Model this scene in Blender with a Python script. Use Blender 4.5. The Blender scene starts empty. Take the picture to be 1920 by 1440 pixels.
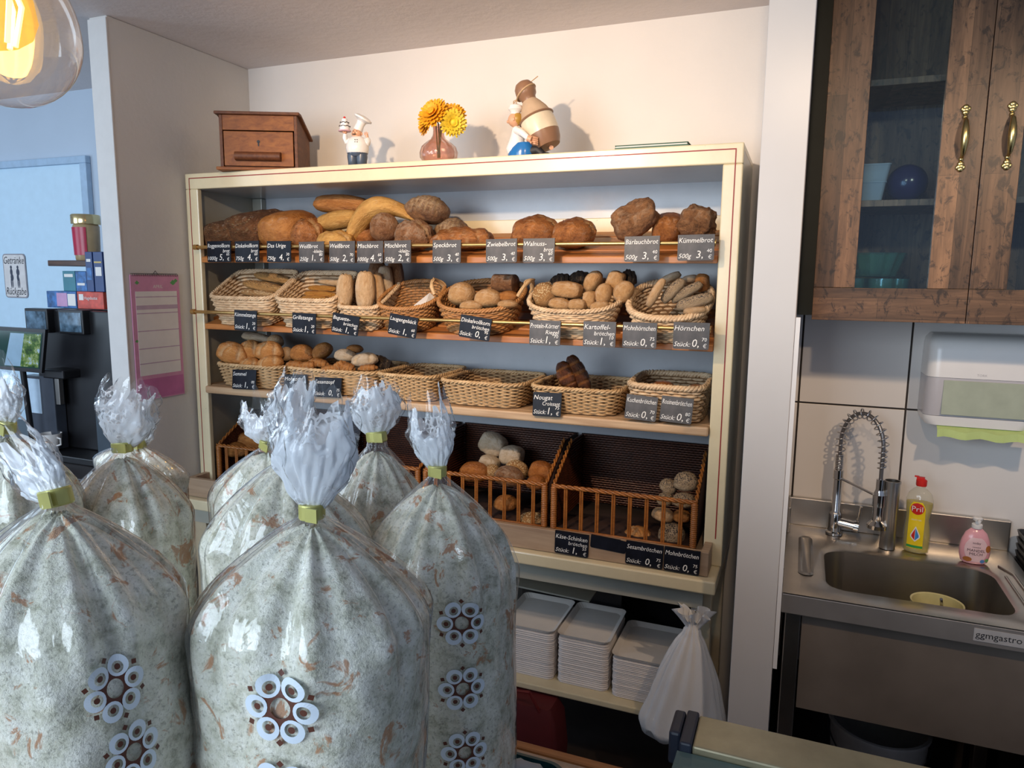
import bpy, bmesh, math, random
from mathutils import Vector, Matrix, Euler, noise
random.seed(7)
sc = bpy.context.scene
COL = sc.collection
PI = math.pi
R_ = math.radians

# ------------------------------------------------------------------ camera
FOC = 1348.7
PIT, YAW, ROL = 0.14459045, 0.37961639, 0.0106178
CAM = Vector((0, 0, 1.70))
_r0 = Vector((math.cos(YAW), math.sin(YAW), 0))
FW = Vector((-math.sin(YAW)*math.cos(PIT), math.cos(YAW)*math.cos(PIT), -math.sin(PIT)))
_u0 = _r0.cross(FW)
RT = _r0*math.cos(ROL) + _u0*math.sin(ROL)
UP = -_r0*math.sin(ROL) + _u0*math.cos(ROL)
cd = bpy.data.cameras.new('camera'); cam = bpy.data.objects.new('camera', cd); COL.objects.link(cam)
cd.sensor_width = 36; cd.lens = FOC/1920*36; cd.clip_start = 0.02
m = Matrix((RT, UP, -FW)).transposed().to_4x4(); m.translation = CAM
cam.matrix_world = m
sc.camera = cam

def at(px, py, x=None, y=None, z=None):
    """world point where the sight line through a pixel meets the plane x=, y= or z="""
    d = FW + RT*((px-960)/FOC) - UP*((py-720)/FOC)
    if x is not None: return CAM + d*((x-CAM.x)/d.x)
    if y is not None: return CAM + d*((y-CAM.y)/d.y)
    return CAM + d*((z-CAM.z)/d.z)
def pj(p):
    q = Vector(p)-CAM; k = FOC/q.dot(FW)
    return 960+k*q.dot(RT), 720-k*q.dot(UP)

# ------------------------------------------------------------------ light
w = bpy.data.worlds.new('world'); sc.world = w; w.use_nodes = True
w.node_tree.nodes['Background'].inputs[0].default_value = (0.62, 0.74, 1.0, 1)
w.node_tree.nodes['Background'].inputs[1].default_value = 0.34
def lamp(name, kind, loc, tgt, energy, color, **k):
    l = bpy.data.lights.new(name, kind); l.energy = energy; l.color = color
    for a, b in k.items(): setattr(l, a, b)
    o = bpy.data.objects.new(name, l); COL.objects.link(o); o.location = loc
    o.rotation_euler = (Vector(tgt)-Vector(loc)).to_track_quat('-Z', 'Y').to_euler()
    return o
WARM = (1.0, 0.72, 0.47)
lamp('ceiling_spot_center', 'SPOT', (-1.05, 0.62, 2.42), (-1.12, 2.5, 1.96), 120, (1.0, .71, .46), spot_size=R_(80), spot_blend=0.9, shadow_soft_size=0.03)
lamp('ceiling_spot_middle', 'SPOT', (-0.02, 0.80, 2.45), (-0.55, 2.5, 1.75), 26, WARM, spot_size=R_(92), spot_blend=0.9, shadow_soft_size=0.03)
lamp('ceiling_spot_right', 'SPOT', (0.80, 0.90, 2.45), (0.45, 2.5, 1.2), 52, WARM, spot_size=R_(74), spot_blend=0.9, shadow_soft_size=0.03)
lamp('shop_window', 'AREA', (-1.9, -2.2, 2.0), (-0.6, 1.0, 1.3), 120, (0.74, 0.87, 1.0), shape='RECTANGLE', size=2.6, size_y=1.8)
lamp('side_room_window', 'AREA', (-4.4, 0.3, 1.9), (-3.7, 2.6, 1.9), 26, (0.64, 0.82, 1.0), shape='RECTANGLE', size=1.4, size_y=1.4)
vs = sc.view_settings
vs.view_transform = 'Standard'; vs.look = 'None'; vs.gamma = 1; vs.use_curve_mapping = False; vs.exposure = 0.0

# ------------------------------------------------------------------ materials
MATS = {}
def srgb(r, g, b):
    f = lambda c: ((c/255+0.055)/1.055)**2.4 if c > 10 else c/255/12.92
    return (f(r), f(g), f(b), 1)
class NT:
    def __init__(s, name):
        s.m = bpy.data.materials.new(name); s.m.use_nodes = True; s.t = s.m.node_tree; s.n = s.t.nodes
        s.b = s.n['Principled BSDF']; MATS[name] = s.m
    def new(s, t, **k):
        x = s.n.new(t)
        for a, v in k.items():
            if hasattr(x, a): setattr(x, a, v)
            else: x.inputs[a].default_value = v
        return x
    def l(s, a, b): s.t.links.new(a, b)
    def coord(s, kind='Object', scale=(1, 1, 1)):
        c = s.new('ShaderNodeTexCoord'); mp = s.new('ShaderNodeMapping'); mp.inputs['Scale'].default_value = scale
        s.l(c.outputs[kind], mp.inputs[0]); return mp.outputs[0]
    def noise(s, co, scale, detail=4, rough=.55, dist=0):
        x = s.new('ShaderNodeTexNoise'); x.inputs['Scale'].default_value = scale; x.inputs['Detail'].default_value = detail
        x.inputs['Roughness'].default_value = rough; x.inputs['Distortion'].default_value = dist
        s.l(co, x.inputs['Vector']); return x.outputs[0]
    def vor(s, co, scale, feature='F1', rnd=1):
        x = s.new('ShaderNodeTexVoronoi', feature=feature); x.inputs['Scale'].default_value = scale; x.inputs['Randomness'].default_value = rnd
        s.l(co, x.inputs['Vector']); return x
    def ramp(s, f, stops):
        x = s.new('ShaderNodeValToRGB'); e = x.color_ramp.elements
        while len(e) < len(stops): e.new(.5)
        for i, (p, c) in enumerate(stops):
            e[i].position = p; e[i].color = c if len(c) == 4 else (*c, 1)
        s.l(f, x.inputs[0]); return x.outputs[0]
    def mix(s, f, a, b, mode='MIX'):
        x = s.new('ShaderNodeMix', data_type='RGBA', blend_type=mode)
        for i, v in ((0, f), (6, a), (7, b)):
            if isinstance(v, (int, float, tuple)): x.inputs[i].default_value = v
            else: s.l(v, x.inputs[i])
        return x.outputs[2]
    def mul(s, a, b, op='MULTIPLY'):
        x = s.new('ShaderNodeMath', operation=op)
        for i, v in enumerate((a, b)):
            if isinstance(v, (int, float)): x.inputs[i].default_value = v
            else: s.l(v, x.inputs[i])
        return x.outputs[0]
    def bump(s, h, strength=.3, dist=.002):
        x = s.new('ShaderNodeBump'); x.inputs['Strength'].default_value = strength; x.inputs['Distance'].default_value = dist
        s.l(h, x.inputs['Height']); s.l(x.outputs[0], s.b.inputs['Normal']); return x.outputs[0]
    def base(s, c):
        if isinstance(c, tuple): s.b.inputs['Base Color'].default_value = c
        else: s.l(c, s.b.inputs['Base Color'])
    def set(s, **k):
        for a, v in k.items(): s.b.inputs[a.replace('_', ' ')].default_value = v
BW = [(0, (0, 0, 0)), (1, (1, 1, 1))]

def plain(name, c, rough=.5, metal=0, var=.06, scale=20, bump=0, bscale=60, **k):
    t = NT(name); co = t.coord()
    n = t.noise(co, scale)
    lo = tuple(x*(1-var*2) for x in c[:3])+(1,); hi = tuple(min(1, x*(1+var)) for x in c[:3])+(1,)
    t.base(t.ramp(n, [(.3, lo), (.7, hi)])); t.set(Roughness=rough, Metallic=metal, **k)
    if bump: t.bump(t.noise(co, bscale, 5), bump, .001)
    return t.m
def paint_wall(name, c, bump=.25):
    t = NT(name); co = t.coord()
    a = t.noise(co, 1.6, 3); lo = tuple(x*.93 for x in c[:3])+(1,)
    t.base(t.ramp(a, [(.35, lo), (.65, c)])); t.set(Roughness=.85)
    t.bump(t.noise(co, 26, 8, .65), bump, .006); return t.m
def wood(name, c1, c2, scale=6, axis=0, rough=.5, stretch=12, knots=False, contrast=(.3, .7)):
    t = NT(name); s = [stretch, stretch, stretch]; s[axis] = 1
    co = t.coord(scale=tuple(s)); n = t.noise(co, scale, 6, .6, .6)
    col = t.ramp(n, [(contrast[0], c1), (contrast[1], c2)])
    n2 = t.noise(t.coord(), 5, 2); col = t.mix(t.ramp(n2, [(.35, (.25,)*3), (.65, (0, 0, 0))]), col, c1)
    t.base(col); t.set(Roughness=rough); t.bump(n, .15, .001); return t.m

plaster = paint_wall('plaster_white', (.74, .71, .68, 1))
plaster2 = paint_wall('plaster_left', (.68, .66, .63, 1))
ceilm = paint_wall('ceiling_plaster', (.74, .68, .67, 1), .45)
bluewall = paint_wall('side_room_plaster', (.50, .58, .68, 1))  # white plaster, with the blue of the daylight put into its colour
bluepanel = plain('pale_blue_panel', (.56, .74, .88, 1), .6, var=.02)  # light blue paint with blue daylight worked into the colour
blueframe = plain('blue_frame_paint', (.38, .52, .68, 1), .5)
whitelac = plain('white_laminate', (.64, .62, .60, 1), .35, var=.02, scale=3)
tilem = plain('glazed_tile', (.76, .73, .70, 1), .22, var=.015, scale=3)
grout = plain('dark_grout', (.05, .04, .035, 1), .9)
floorm = plain('floor_tile', (.05, .04, .038, 1), .6)

def cream_paint(name, c):
    t = NT(name); co = t.coord()
    n = t.noise(co, 4, 6, .7); chips = t.noise(co, 38, 6, .75, 1.0)
    col = t.ramp(n, [(.3, tuple(x*.86 for x in c[:3])), (.7, c)])
    col = t.mix(t.ramp(chips, [(.69, (0, 0, 0)), (.72, (1, 1, 1))]), col, (.12, .08, .05, 1))
    t.base(col); t.set(Roughness=.28, Coat_Weight=.3, Coat_Roughness=.15); t.bump(t.noise(co, 30, 3), .12, .002); return t.m
cream = cream_paint('aged_cream_paint', (.80, .70, .47, 1))
backblue = cream_paint('blue_grey_back_paint', (.50, .53, .57, 1))
sidegrey = cream_paint('grey_green_side_paint', (.44, .44, .38, 1))
redline = plain('dark_red_pinstripe', (.28, .02, .02, 1), .5)
slatwood = wood('orange_slat_wood', (.30, .10, .025, 1), (.58, .24, .07, 1), 4, 0, .4)
palewood = wood('pale_board_wood', (.40, .25, .14, 1), (.62, .44, .27, 1), 3, 0, .5)
traywood = wood('tray_wood', (.30, .20, .13, 1), (.46, .33, .22, 1), 3, 0, .55)
legwood = plain('cream_leg_paint', (.62, .52, .36, 1), .5)
brass = plain('brass_rail', (.62, .40, .15, 1), .32, .85, var=.1)
boxwood = wood('cash_box_wood', (.17, .045, .007, 1), (.34, .115, .02, 1), 5, 0, .6)
boxdark = wood('cash_box_dark_wood', (.08, .022, .007, 1), (.18, .06, .018, 1), 5, 1, .6)
def antique(name='rustic_cabinet_wood', flip=False):
    t = NT(name); s = t.coord(scale=(1.2, 14, 14) if flip else (14, 14, 1.2)); n = t.noise(s, 3.2, 7, .65, .8)
    col = t.ramp(n, [(.28, (.07, .042, .028)), (.5, (.20, .115, .065)), (.72, (.34, .195, .11))])
    blot = t.noise(t.coord(scale=(1, 1, .6)), 42, 5, .7, .7); col = t.mix(t.ramp(blot, [(.53, (0, 0, 0)), (.62, (.9,)*3)]), col, (.05, .032, .024, 1))
    br = t.new('ShaderNodeTexBrick', offset=.37); br.inputs['Scale'].default_value = 1
    br.inputs['Brick Width'].default_value = .62; br.inputs['Row Height'].default_value = .058; br.inputs['Mortar Size'].default_value = .0005
    br.inputs['Color1'].default_value = (.50, .47, .46, 1); br.inputs['Color2'].default_value = (1.25, 1.15, 1.05, 1); br.inputs['Mortar'].default_value = (.2, .2, .2, 1)
    mp = t.coord(); sep = t.new('ShaderNodeSeparateXYZ'); t.l(mp, sep.inputs[0]); cb = t.new('ShaderNodeCombineXYZ')
    t.l(sep.outputs[0 if flip else 2], cb.inputs[0]); t.l(sep.outputs[2 if flip else 0], cb.inputs[1]); t.l(cb.outputs[0], br.inputs['Vector'])
    col = t.mix(1.0, col, br.outputs[0], 'MULTIPLY'); t.base(col); t.set(Roughness=.42); t.bump(n, .2, .001); return t.m
rustic = antique(); rustich = antique('rustic_rail_wood', True)
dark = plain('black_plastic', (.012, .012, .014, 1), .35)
darkgreen = plain('dark_cabinet_side', (.03, .04, .04, 1), .6)
steel = None
def mk_steel(name, rough, c=(.56, .53, .49, 1)):
    t = NT(name); n = t.noise(t.coord(scale=(1, 1, 40)), 6, 3); blot = t.noise(t.coord(), 5, 4)
    t.base(t.ramp(blot, [(.3, tuple(x*.75 for x in c[:3])), (.7, c)])); t.set(Metallic=1.0, Roughness=rough); t.bump(n, .04, .001); return t.m
steel = mk_steel('brushed_steel', .30)
chrome = mk_steel('chrome', .10, (.72, .70, .68, 1))
gold = plain('aged_brass_handle', (.72, .56, .24, 1), .25, 1.0, var=.12)
white = plain('white_plastic', (.80, .78, .76, 1), .3, var=.01)
paperw = plain('white_paper', (.80, .77, .74, 1), .8, var=.02)
cardw = plain('tray_cardboard', (.72, .68, .66, 1), .7, var=.03)
slate = plain('chalkboard', (.010, .012, .020, 1), .42, var=.2, scale=25)
slate_sheen = plain('chalkboard_lamp_sheen', (.075, .068, .066, 1), .40, var=.2, scale=25)  # same chalkboard, with the lamp's grey sheen put into its colour
for _m, _s in ((slate, .18), (slate_sheen, .35)): _m.node_tree.nodes['Principled BSDF'].inputs['Specular IOR Level'].default_value = _s
chalk = plain('white_marker', (.82, .82, .80, 1), .8, var=.05)
black = plain('black_print', (.015, .015, .02, 1), .6)
red = plain('red_plastic', (.62, .02, .015, 1), .35)
greenm = plain('dark_green_cover', (.02, .10, .06, 1), .5)

def glassy(name, tint=(1, 1, 1, 1), haze=.0, rough=.04, hazec=(.8, .85, .9, 1), bump=0, bs=30, fac=1.0, ior=1.45):
    t = NT(name); t.n.remove(t.b)
    tr = t.new('ShaderNodeBsdfTransparent'); tr.inputs[0].default_value = tint
    gl = t.new('ShaderNodeBsdfGlossy'); gl.inputs['Roughness'].default_value = rough
    fr = t.new('ShaderNodeLayerWeight'); fr.inputs[0].default_value = .5
    if bump:
        b = t.new('ShaderNodeBump'); b.inputs['Strength'].default_value = bump; b.inputs['Distance'].default_value = .004
        t.l(t.noise(t.coord(scale=(1, 1, .5)), bs, 3, .5, 1.5), b.inputs['Height']); t.l(b.outputs[0], gl.inputs['Normal']); t.l(b.outputs[0], fr.inputs['Normal'])
    f = t.mul(t.mul(t.mul(t.mul(fr.outputs[1], 4.0, 'POWER'), .85), .045, 'ADD'), fac)
    mx = t.new('ShaderNodeMixShader'); t.l(f, mx.inputs[0]); t.l(tr.outputs[0], mx.inputs[1]); t.l(gl.outputs[0], mx.inputs[2])
    out = mx.outputs[0]
    if haze:
        df = t.new('ShaderNodeBsdfDiffuse'); df.inputs[0].default_value = hazec
        m2 = t.new('ShaderNodeMixShader'); m2.inputs[0].default_value = haze; t.l(out, m2.inputs[1]); t.l(df.outputs[0], m2.inputs[2]); out = m2.outputs[0]
    t.l(out, t.n['Material Output'].inputs[0]); return t.m
film = glassy('clear_cellophane', haze=.035, rough=.10, bump=.8, bs=20, fac=1.5)
glass = glassy('cabinet_glass', (.75, .86, .92, 1), rough=.02, fac=1.6)
vaseglass = None
clearg = glassy('clear_lamp_glass', (.97, .96, .95, 1), haze=.02, rough=.03, fac=1.3)
pinkglass = glassy('rose_glass', (.93, .78, .72, 1), haze=.04, hazec=(.8, .5, .42, 1), rough=.08, fac=1.8, bump=.8, bs=40)
greenglass = glassy('green_glass', (.72, .95, .88, 1), haze=.10, hazec=(.35, .65, .55, 1), rough=.06, fac=2.2, bump=.5, bs=60)
plasticbox = glassy('clear_plastic_box', (.85, .9, .93, 1), haze=.35, rough=.15)
yellowliq = glassy('yellow_soap', (.86, .80, .10, 1), haze=.55, hazec=(.62, .50, .01, 1), rough=.06)
clearbot = glassy('clear_bottle', (.95, .93, .85, 1), haze=.12, rough=.05)
tealglass = glassy('counter_glass', (.55, .72, .72, 1), haze=.45, hazec=(.22, .30, .28, 1), rough=.1)

def lace_mat():
    t = NT('lace_print'); t.n.remove(t.b)
    co = t.coord(); v = t.vor(co, 130, 'DISTANCE_TO_EDGE'); v2 = t.noise(co, 22, 3, .5, .6)
    edge = t.ramp(v.outputs['Distance'], [(.09, (1, 1, 1)), (.15, (0, 0, 0))])
    patch = t.ramp(v2, [(.40, (0, 0, 0)), (.47, (1, 1, 1))])
    a = t.mul(edge, patch, 'MAXIMUM'); a = t.mul(a, .66); a = t.mul(a, .30, 'ADD')
    df = t.new('ShaderNodeBsdfDiffuse'); df.inputs[0].default_value = (.88, .93, .98, 1)
    tl = t.new('ShaderNodeBsdfTranslucent'); tl.inputs[0].default_value = (.85, .9, .95, 1)
    gl = t.new('ShaderNodeBsdfGlossy'); gl.inputs['Roughness'].default_value = .15
    m0 = t.new('ShaderNodeMixShader'); m0.inputs[0].default_value = .4; t.l(df.outputs[0], m0.inputs[1]); t.l(tl.outputs[0], m0.inputs[2])
    tr = t.new('ShaderNodeBsdfTransparent'); m1 = t.new('ShaderNodeMixShader'); t.l(a, m1.inputs[0]); t.l(tr.outputs[0], m1.inputs[1]); t.l(m0.outputs[0], m1.inputs[2])
    m2 = t.new('ShaderNodeMixShader'); m2.inputs[0].default_value = .04; t.l(m1.outputs[0], m2.inputs[1]); t.l(gl.outputs[0], m2.inputs[2])
    t.l(m2.outputs[0], t.n['Material Output'].inputs[0]); return t.m
lace = lace_mat()
def crumb_mat():
    t = NT('bread_crumbs'); co = t.coord()
    big = t.noise(co, 45, 5, .7); v = t.vor(co, 150); sp = t.vor(co, 420); rare = t.vor(co, 55)
    col = t.ramp(big, [(.32, (.34, .34, .24)), (.46, (.66, .66, .54)), (.64, (.86, .86, .77))])
    col = t.mix(t.ramp(t.noise(co, 260, 3, .7), [(.34, (.55,)*3), (.46, (0, 0, 0))]), col, (.20, .20, .15, 1))
    cr = t.noise(co, 30, 4, .7, .8)
    col = t.mix(t.ramp(cr, [(.585, (0, 0, 0)), (.64, (.85,)*3)]), col, (.46, .20, .07, 1))
    col = t.mix(t.ramp(sp.outputs['Distance'], [(.12, (.35,)*3), (.25, (0, 0, 0))]), col, (.25, .24, .18, 1))
    t.base(col); t.set(Roughness=.95); t.bump(t.noise(co, 170, 4, .7), .7, .003); return t.m
crumbs = crumb_mat()
clipgold = plain('gold_green_clip', (.52, .50, .16, 1), .32, .35, var=.1)
motifw = plain('motif_white', (.66, .76, .86, 1), .5, var=.01)
motifb = plain('motif_brown', (.10, .028, .015, 1), .5)

def bread_mat(name, c1, c2, flour=0., fc=(.66, .54, .42, 1), seeds=0., sc_=(.75, .62, .40, 1), sscale=26, gloss=.5, tone=(.62, .42, .22, 1), bumps=.5):
    t = NT(name); co = t.coord()
    n = t.noise(co, 3.2, 6, .62, .5); n2 = t.noise(co, 11, 5, .65)
    col = t.ramp(t.mul(t.mul(n, .6), t.mul(n2, .4), 'ADD'), [(.36, c1), (.62, c2)])
    at_ = t.new('ShaderNodeAttribute', attribute_name='tone'); col = t.mix(at_.outputs['Fac'], col, tone)
    if flour:
        fl = t.noise(co, 4.5, 6, .75, 1.2); z = t.new('ShaderNodeAttribute', attribute_name='top')
        f = t.mul(t.ramp(fl, [(.60-flour*.35, (0, 0, 0)), (.80-flour*.18, (1, 1, 1))]), z.outputs['Fac'])
        col = t.mix(t.mul(f, .8), col, fc)
    h = n2
    if seeds:
        v = t.vor(t.coord(scale=(1, .55, 1)), sscale); z = t.new('ShaderNodeAttribute', attribute_name='top')
        msk = t.mul(t.ramp(v.outputs['Distance'], [(.22+.2*seeds, (1, 1, 1)), (.30+.2*seeds, (0, 0, 0))]), z.outputs['Fac'])
        msk = t.mul(msk, t.ramp(t.noise(co, 4, 2), [(.5-seeds*.3, (0, 0, 0)), (.56-seeds*.3, (1, 1, 1))]))
        col = t.mix(msk, col, sc_); h = t.mul(n2, msk, 'ADD')
    t.base(col); t.set(Roughness=gloss); t.bump(t.mul(h, t.mul(t.noise(co, 26, 6, .75), .6), 'ADD'), min(1, bumps*1.3), .012 if not seeds else .02); return t.m
BM = dict(
 rye=bread_mat('crust_rye', (.08, .030, .012, 1), (.32, .14, .055, 1), .15, seeds=.25, sc_=(.42, .26, .13, 1), sscale=14, bumps=.8),
 brown=bread_mat('crust_brown', (.15, .045, .010, 1), (.46, .18, .048, 1), .10, gloss=.34),
 dusty=bread_mat('crust_dusty', (.17, .065, .022, 1), (.42, .20, .085, 1), .42, bumps=1.0, fc=(.60, .48, .36, 1)),
 rough=bread_mat('crust_rough', (.13, .05, .018, 1), (.46, .22, .09, 1), .35, bumps=1.0, fc=(.60, .44, .30, 1)),
 yellow=bread_mat('crust_yellow', (.44, .21, .045, 1), (.66, .38, .11, 1), .05),
 pale=bread_mat('crust_pale', (.50, .29, .13, 1), (.70, .48, .27, 1), .35),
 stripe=bread_mat('crust_striped', (.10, .04, .018, 1), (.34, .16, .06, 1), .55, fc=(.62, .48, .34, 1), bumps=.8),
 dark=bread_mat('crust_dark', (.05, .02, .012, 1), (.14, .06, .03, 1), .0),
 bun=bread_mat('crust_bun', (.28, .095, .018, 1), (.54, .235, .062, 1), .08, gloss=.38),
 glossy=bread_mat('crust_glossy', (.24, .07, .012, 1), (.44, .16, .035, 1), 0, gloss=.22),
 semmel=bread_mat('crust_semmel', (.46, .17, .035, 1), (.66, .31, .09, 1), .22, fc=(.78, .62, .42, 1)),
 poppy=bread_mat('crust_poppy', (.40, .28, .16, 1), (.58, .44, .29, 1), .0, seeds=.7, sc_=(.05, .05, .06, 1), sscale=17),
 blackseed=bread_mat('crust_black_seed', (.03, .022, .02, 1), (.10, .07, .05, 1), .0, seeds=.5, sc_=(.01, .01, .012, 1), sscale=16, bumps=1),
 sesame=bread_mat('crust_sesame', (.34, .16, .05, 1), (.50, .28, .11, 1), .0, seeds=.95, sc_=(.78, .58, .32, 1), sscale=14),
 caraway=bread_mat('crust_caraway', (.40, .20, .06, 1), (.60, .35, .13, 1), .0, seeds=.6, sc_=(.14, .07, .03, 1), sscale=22),
 cheese=bread_mat('crust_cheese', (.62, .22, .03, 1), (.78, .38, .07, 1), 0, bumps=.8),
 choc=bread_mat('crust_chocolate', (.045, .014, .006, 1), (.16, .05, .015, 1), 0, gloss=.2, tone=(.46, .17, .03, 1)),
 potato=bread_mat('crust_potato', (.42, .22, .08, 1), (.60, .36, .16, 1), .35),
 whitefl=bread_mat('crust_white_flour', (.42, .30, .18, 1), (.60, .47, .32, 1), .6, fc=(.66, .57, .46, 1)),
)
def basket_mat(name, c1, c2, gloss=.5):
    t = NT(name); n = t.noise(t.coord(), 30, 4, .7); n2 = t.noise(t.coord(scale=(1, 1, 6)), 70, 2)
    t.base(t.ramp(t.mul(t.mul(n, .6), t.mul(n2, .4), 'ADD'), [(.35, c1), (.62, c2)])); t.set(Roughness=gloss); return t.m
W_LIGHT = basket_mat('light_willow', (.46, .30, .17, 1), (.74, .56, .36, 1))
W_TAN = basket_mat('tan_rattan', (.42, .26, .12, 1), (.66, .46, .25, 1))
W_BROWN = basket_mat('brown_willow', (.28, .12, .04, 1), (.50, .25, .09, 1))
W_RED = basket_mat('red_brown_willow', (.045, .012, .006, 1), (.12, .034, .014, 1), .3)
W_REDF = basket_mat('varnished_willow', (.20, .065, .014, 1), (.38, .14, .032, 1), .3)
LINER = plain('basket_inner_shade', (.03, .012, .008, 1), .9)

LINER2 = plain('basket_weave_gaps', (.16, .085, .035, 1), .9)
# ------------------------------------------------------------------ mesh helpers
class MB:
    def __init__(s): s.v = []; s.f = []; s.mi = []; s.cur = 0
    def add(s, vs, fs, M=None):
        o = len(s.v)
        s.v += [tuple(M @ Vector(p)) if M else tuple(p) for p in vs]
        s.f += [tuple(i+o for i in f) for f in fs]; s.mi += [s.cur]*len(fs); return s
    def box(s, x0, x1, y0, y1, z0, z1, M=None):
        vs = [(x, y, z) for x in (x0, x1) for y in (y0, y1) for z in (z0, z1)]
        return s.add(vs, [(0, 1, 3, 2), (4, 6, 7, 5), (0, 4, 5, 1), (2, 3, 7, 6), (0, 2, 6, 4), (1, 5, 7, 3)], M)
    def loft(s, rings, caps=(True, True), closed=True, M=None):
        n = len(rings[0]); vs = [p for r in rings for p in r]; fs = []
        for i in range(len(rings)-1):
            for j in range(n if closed else n-1):
                a = i*n+j; b = i*n+(j+1) % n; fs.append((a, b, b+n, a+n))
        if caps[0]: fs.append(tuple(range(n-1, -1, -1)))
        if caps[1]: fs.append(tuple(range((len(rings)-1)*n, len(rings)*n)))
        return s.add(vs, fs, M)
    def lathe(s, prof, c=(0, 0, 0), n=28, M=None, sx=1, sy=1, caps=(True, True)):
        return s.loft([[(c[0]+r*sx*math.cos(2*PI*j/n), c[1]+r*sy*math.sin(2*PI*j/n), c[2]+z) for j in range(n)] for r, z in prof], caps, True, M)
    def tube(s, pts, r, n=6, closed=False, M=None, caps=True):
        pts = [Vector(p) for p in pts]; N = len(pts); rings = []; prev = None
        for i, p in enumerate(pts):
            a = pts[(i-1) % N] if (closed or i > 0) else p; b = pts[(i+1) % N] if (closed or i < N-1) else p
            t = (b-a).normalized() if (b-a).length > 1e-9 else Vector((0, 0, 1))
            if prev is None: e = t.orthogonal().normalized()
            else:
                e = prev - t*prev.dot(t)
                e = e.normalized() if e.length > 1e-6 else t.orthogonal().normalized()
            prev = e; g = t.cross(e); rr = r(i/(N-1)) if callable(r) else r
            rings.append([tuple(p+(e*math.cos(2*PI*k/n)+g*math.sin(2*PI*k/n))*rr) for k in range(n)])
        if closed:
            rings.append(rings[0]); return s.loft(rings, (False, False), True, M)
        return s.loft(rings, (caps, caps), True, M)
    def cyl(s, a, b, r, n=16, r2=None, M=None):
        r2 = r if r2 is None else r2
        return s.tube([a, b], lambda t: r+(r2-r)*t, n, M=M)
    def sph(s, c, rx, ry=None, rz=None, n=16, k=10, M=None):
        ry = rx if ry is None else ry; rz = rx if rz is None else rz
        rings = []
        for i in range(k+1):
            p = PI*(i+.02*(1 if i == 0 else -1 if i == k else 0))/k
            rings.append([(c[0]+rx*math.sin(p)*math.cos(2*PI*j/n), c[1]+ry*math.sin(p)*math.sin(2*PI*j/n), c[2]-rz*math.cos(p)) for j in range(n)])
        return s.loft(rings, (True, True), True, M)
    def disc(s, c, rx, rz, n=20, y=0, inner=0):
        """flat shape in the XZ plane facing -Y; annulus when inner>0"""
        o = [(c[0]+rx*math.cos(2*PI*j/n), y, c[1]+rz*math.sin(2*PI*j/n)) for j in range(n)]
        if inner:
            i_ = [(c[0]+rx*inner*math.cos(2*PI*j/n), y, c[1]+rz*inner*math.sin(2*PI*j/n)) for j in range(n)]
            return s.add(o+i_, [(j, (j+1) % n, n+(j+1) % n, n+j) for j in range(n)])
        return s.add(o, [tuple(range(n))])
    def poly(s, pts, y0, y1):
        """extrude an XZ outline between y0 and y1"""
        return s.loft([[(x, y0, z) for x, z in pts], [(x, y1, z) for x, z in pts]])

def link(name, me, mats, parent=None, smooth=True, bev=0, mods=None):
    o = bpy.data.objects.new(name, me); COL.objects.link(o)
    for mt in (mats if isinstance(mats, (list, tuple)) else [mats]):
        if len(me.materials) < 8 and mt.name not in [x.name for x in me.materials]: me.materials.append(mt)
    if smooth:
        for p in me.polygons: p.use_smooth = True
    if bev:
        b = o.modifiers.new('bevel', 'BEVEL'); b.width = bev; b.segments = 2; b.limit_method = 'ANGLE'; b.angle_limit = R_(40)
    if parent: o.parent = parent
    return o
def build(mb, name, mats, parent=None, smooth=False, bev=0, autos=True, attrs=None):
    """mb holds world coordinates; the origin is moved to the base centre (or follows the parent)"""
    vs = mb.v
    if parent: off = wloc(parent)
    else:
        xs = [p[0] for p in vs]; ys = [p[1] for p in vs]; zs = [p[2] for p in vs]
        off = Vector(((min(xs)+max(xs))/2, (min(ys)+max(ys))/2, min(zs)))
    me = bpy.data.meshes.new(name); me.from_pydata([(p[0]-off.x, p[1]-off.y, p[2]-off.z) for p in vs], [], mb.f)
    bm = bmesh.new(); bm.from_mesh(me); bmesh.ops.recalc_face_normals(bm, faces=bm.faces); bm.to_mesh(me); bm.free()
    mats = mats if isinstance(mats, (list, tuple)) else [mats]
    for mt in mats: me.materials.append(mt)
    if len(mats) > 1:
        for i, p in enumerate(me.polygons): p.material_index = mb.mi[i]
    if attrs:
        for k, vals in attrs.items():
            a = me.attributes.new(k, 'FLOAT', 'POINT'); a.data.foreach_set('value', vals)
    o = link(name, me, [], parent, smooth, bev)
    if smooth and autos: me.set_sharp_from_angle(angle=R_(42))
    if not parent: o.location = off
    return o
def wloc(o):
    l = Vector((0, 0, 0))
    while o: l += o.location; o = o.parent
    return l
def tag(o, label, cat, group=None, kind=None):
    o['label'] = label; o['category'] = cat
    if group: o['group'] = group
    if kind: o['kind'] = kind
    return o
def thing(name, label, cat, loc, group=None):
    o = bpy.data.objects.new(name, None); COL.objects.link(o); o.location = loc; o.empty_display_size = .05
    return tag(o, label, cat, group)
def struct(mb, name, mats, parent=None, **k):
    o = build(mb, name, mats, parent, **k)
    if not parent: o['kind'] = 'structure'
    return o

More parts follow.
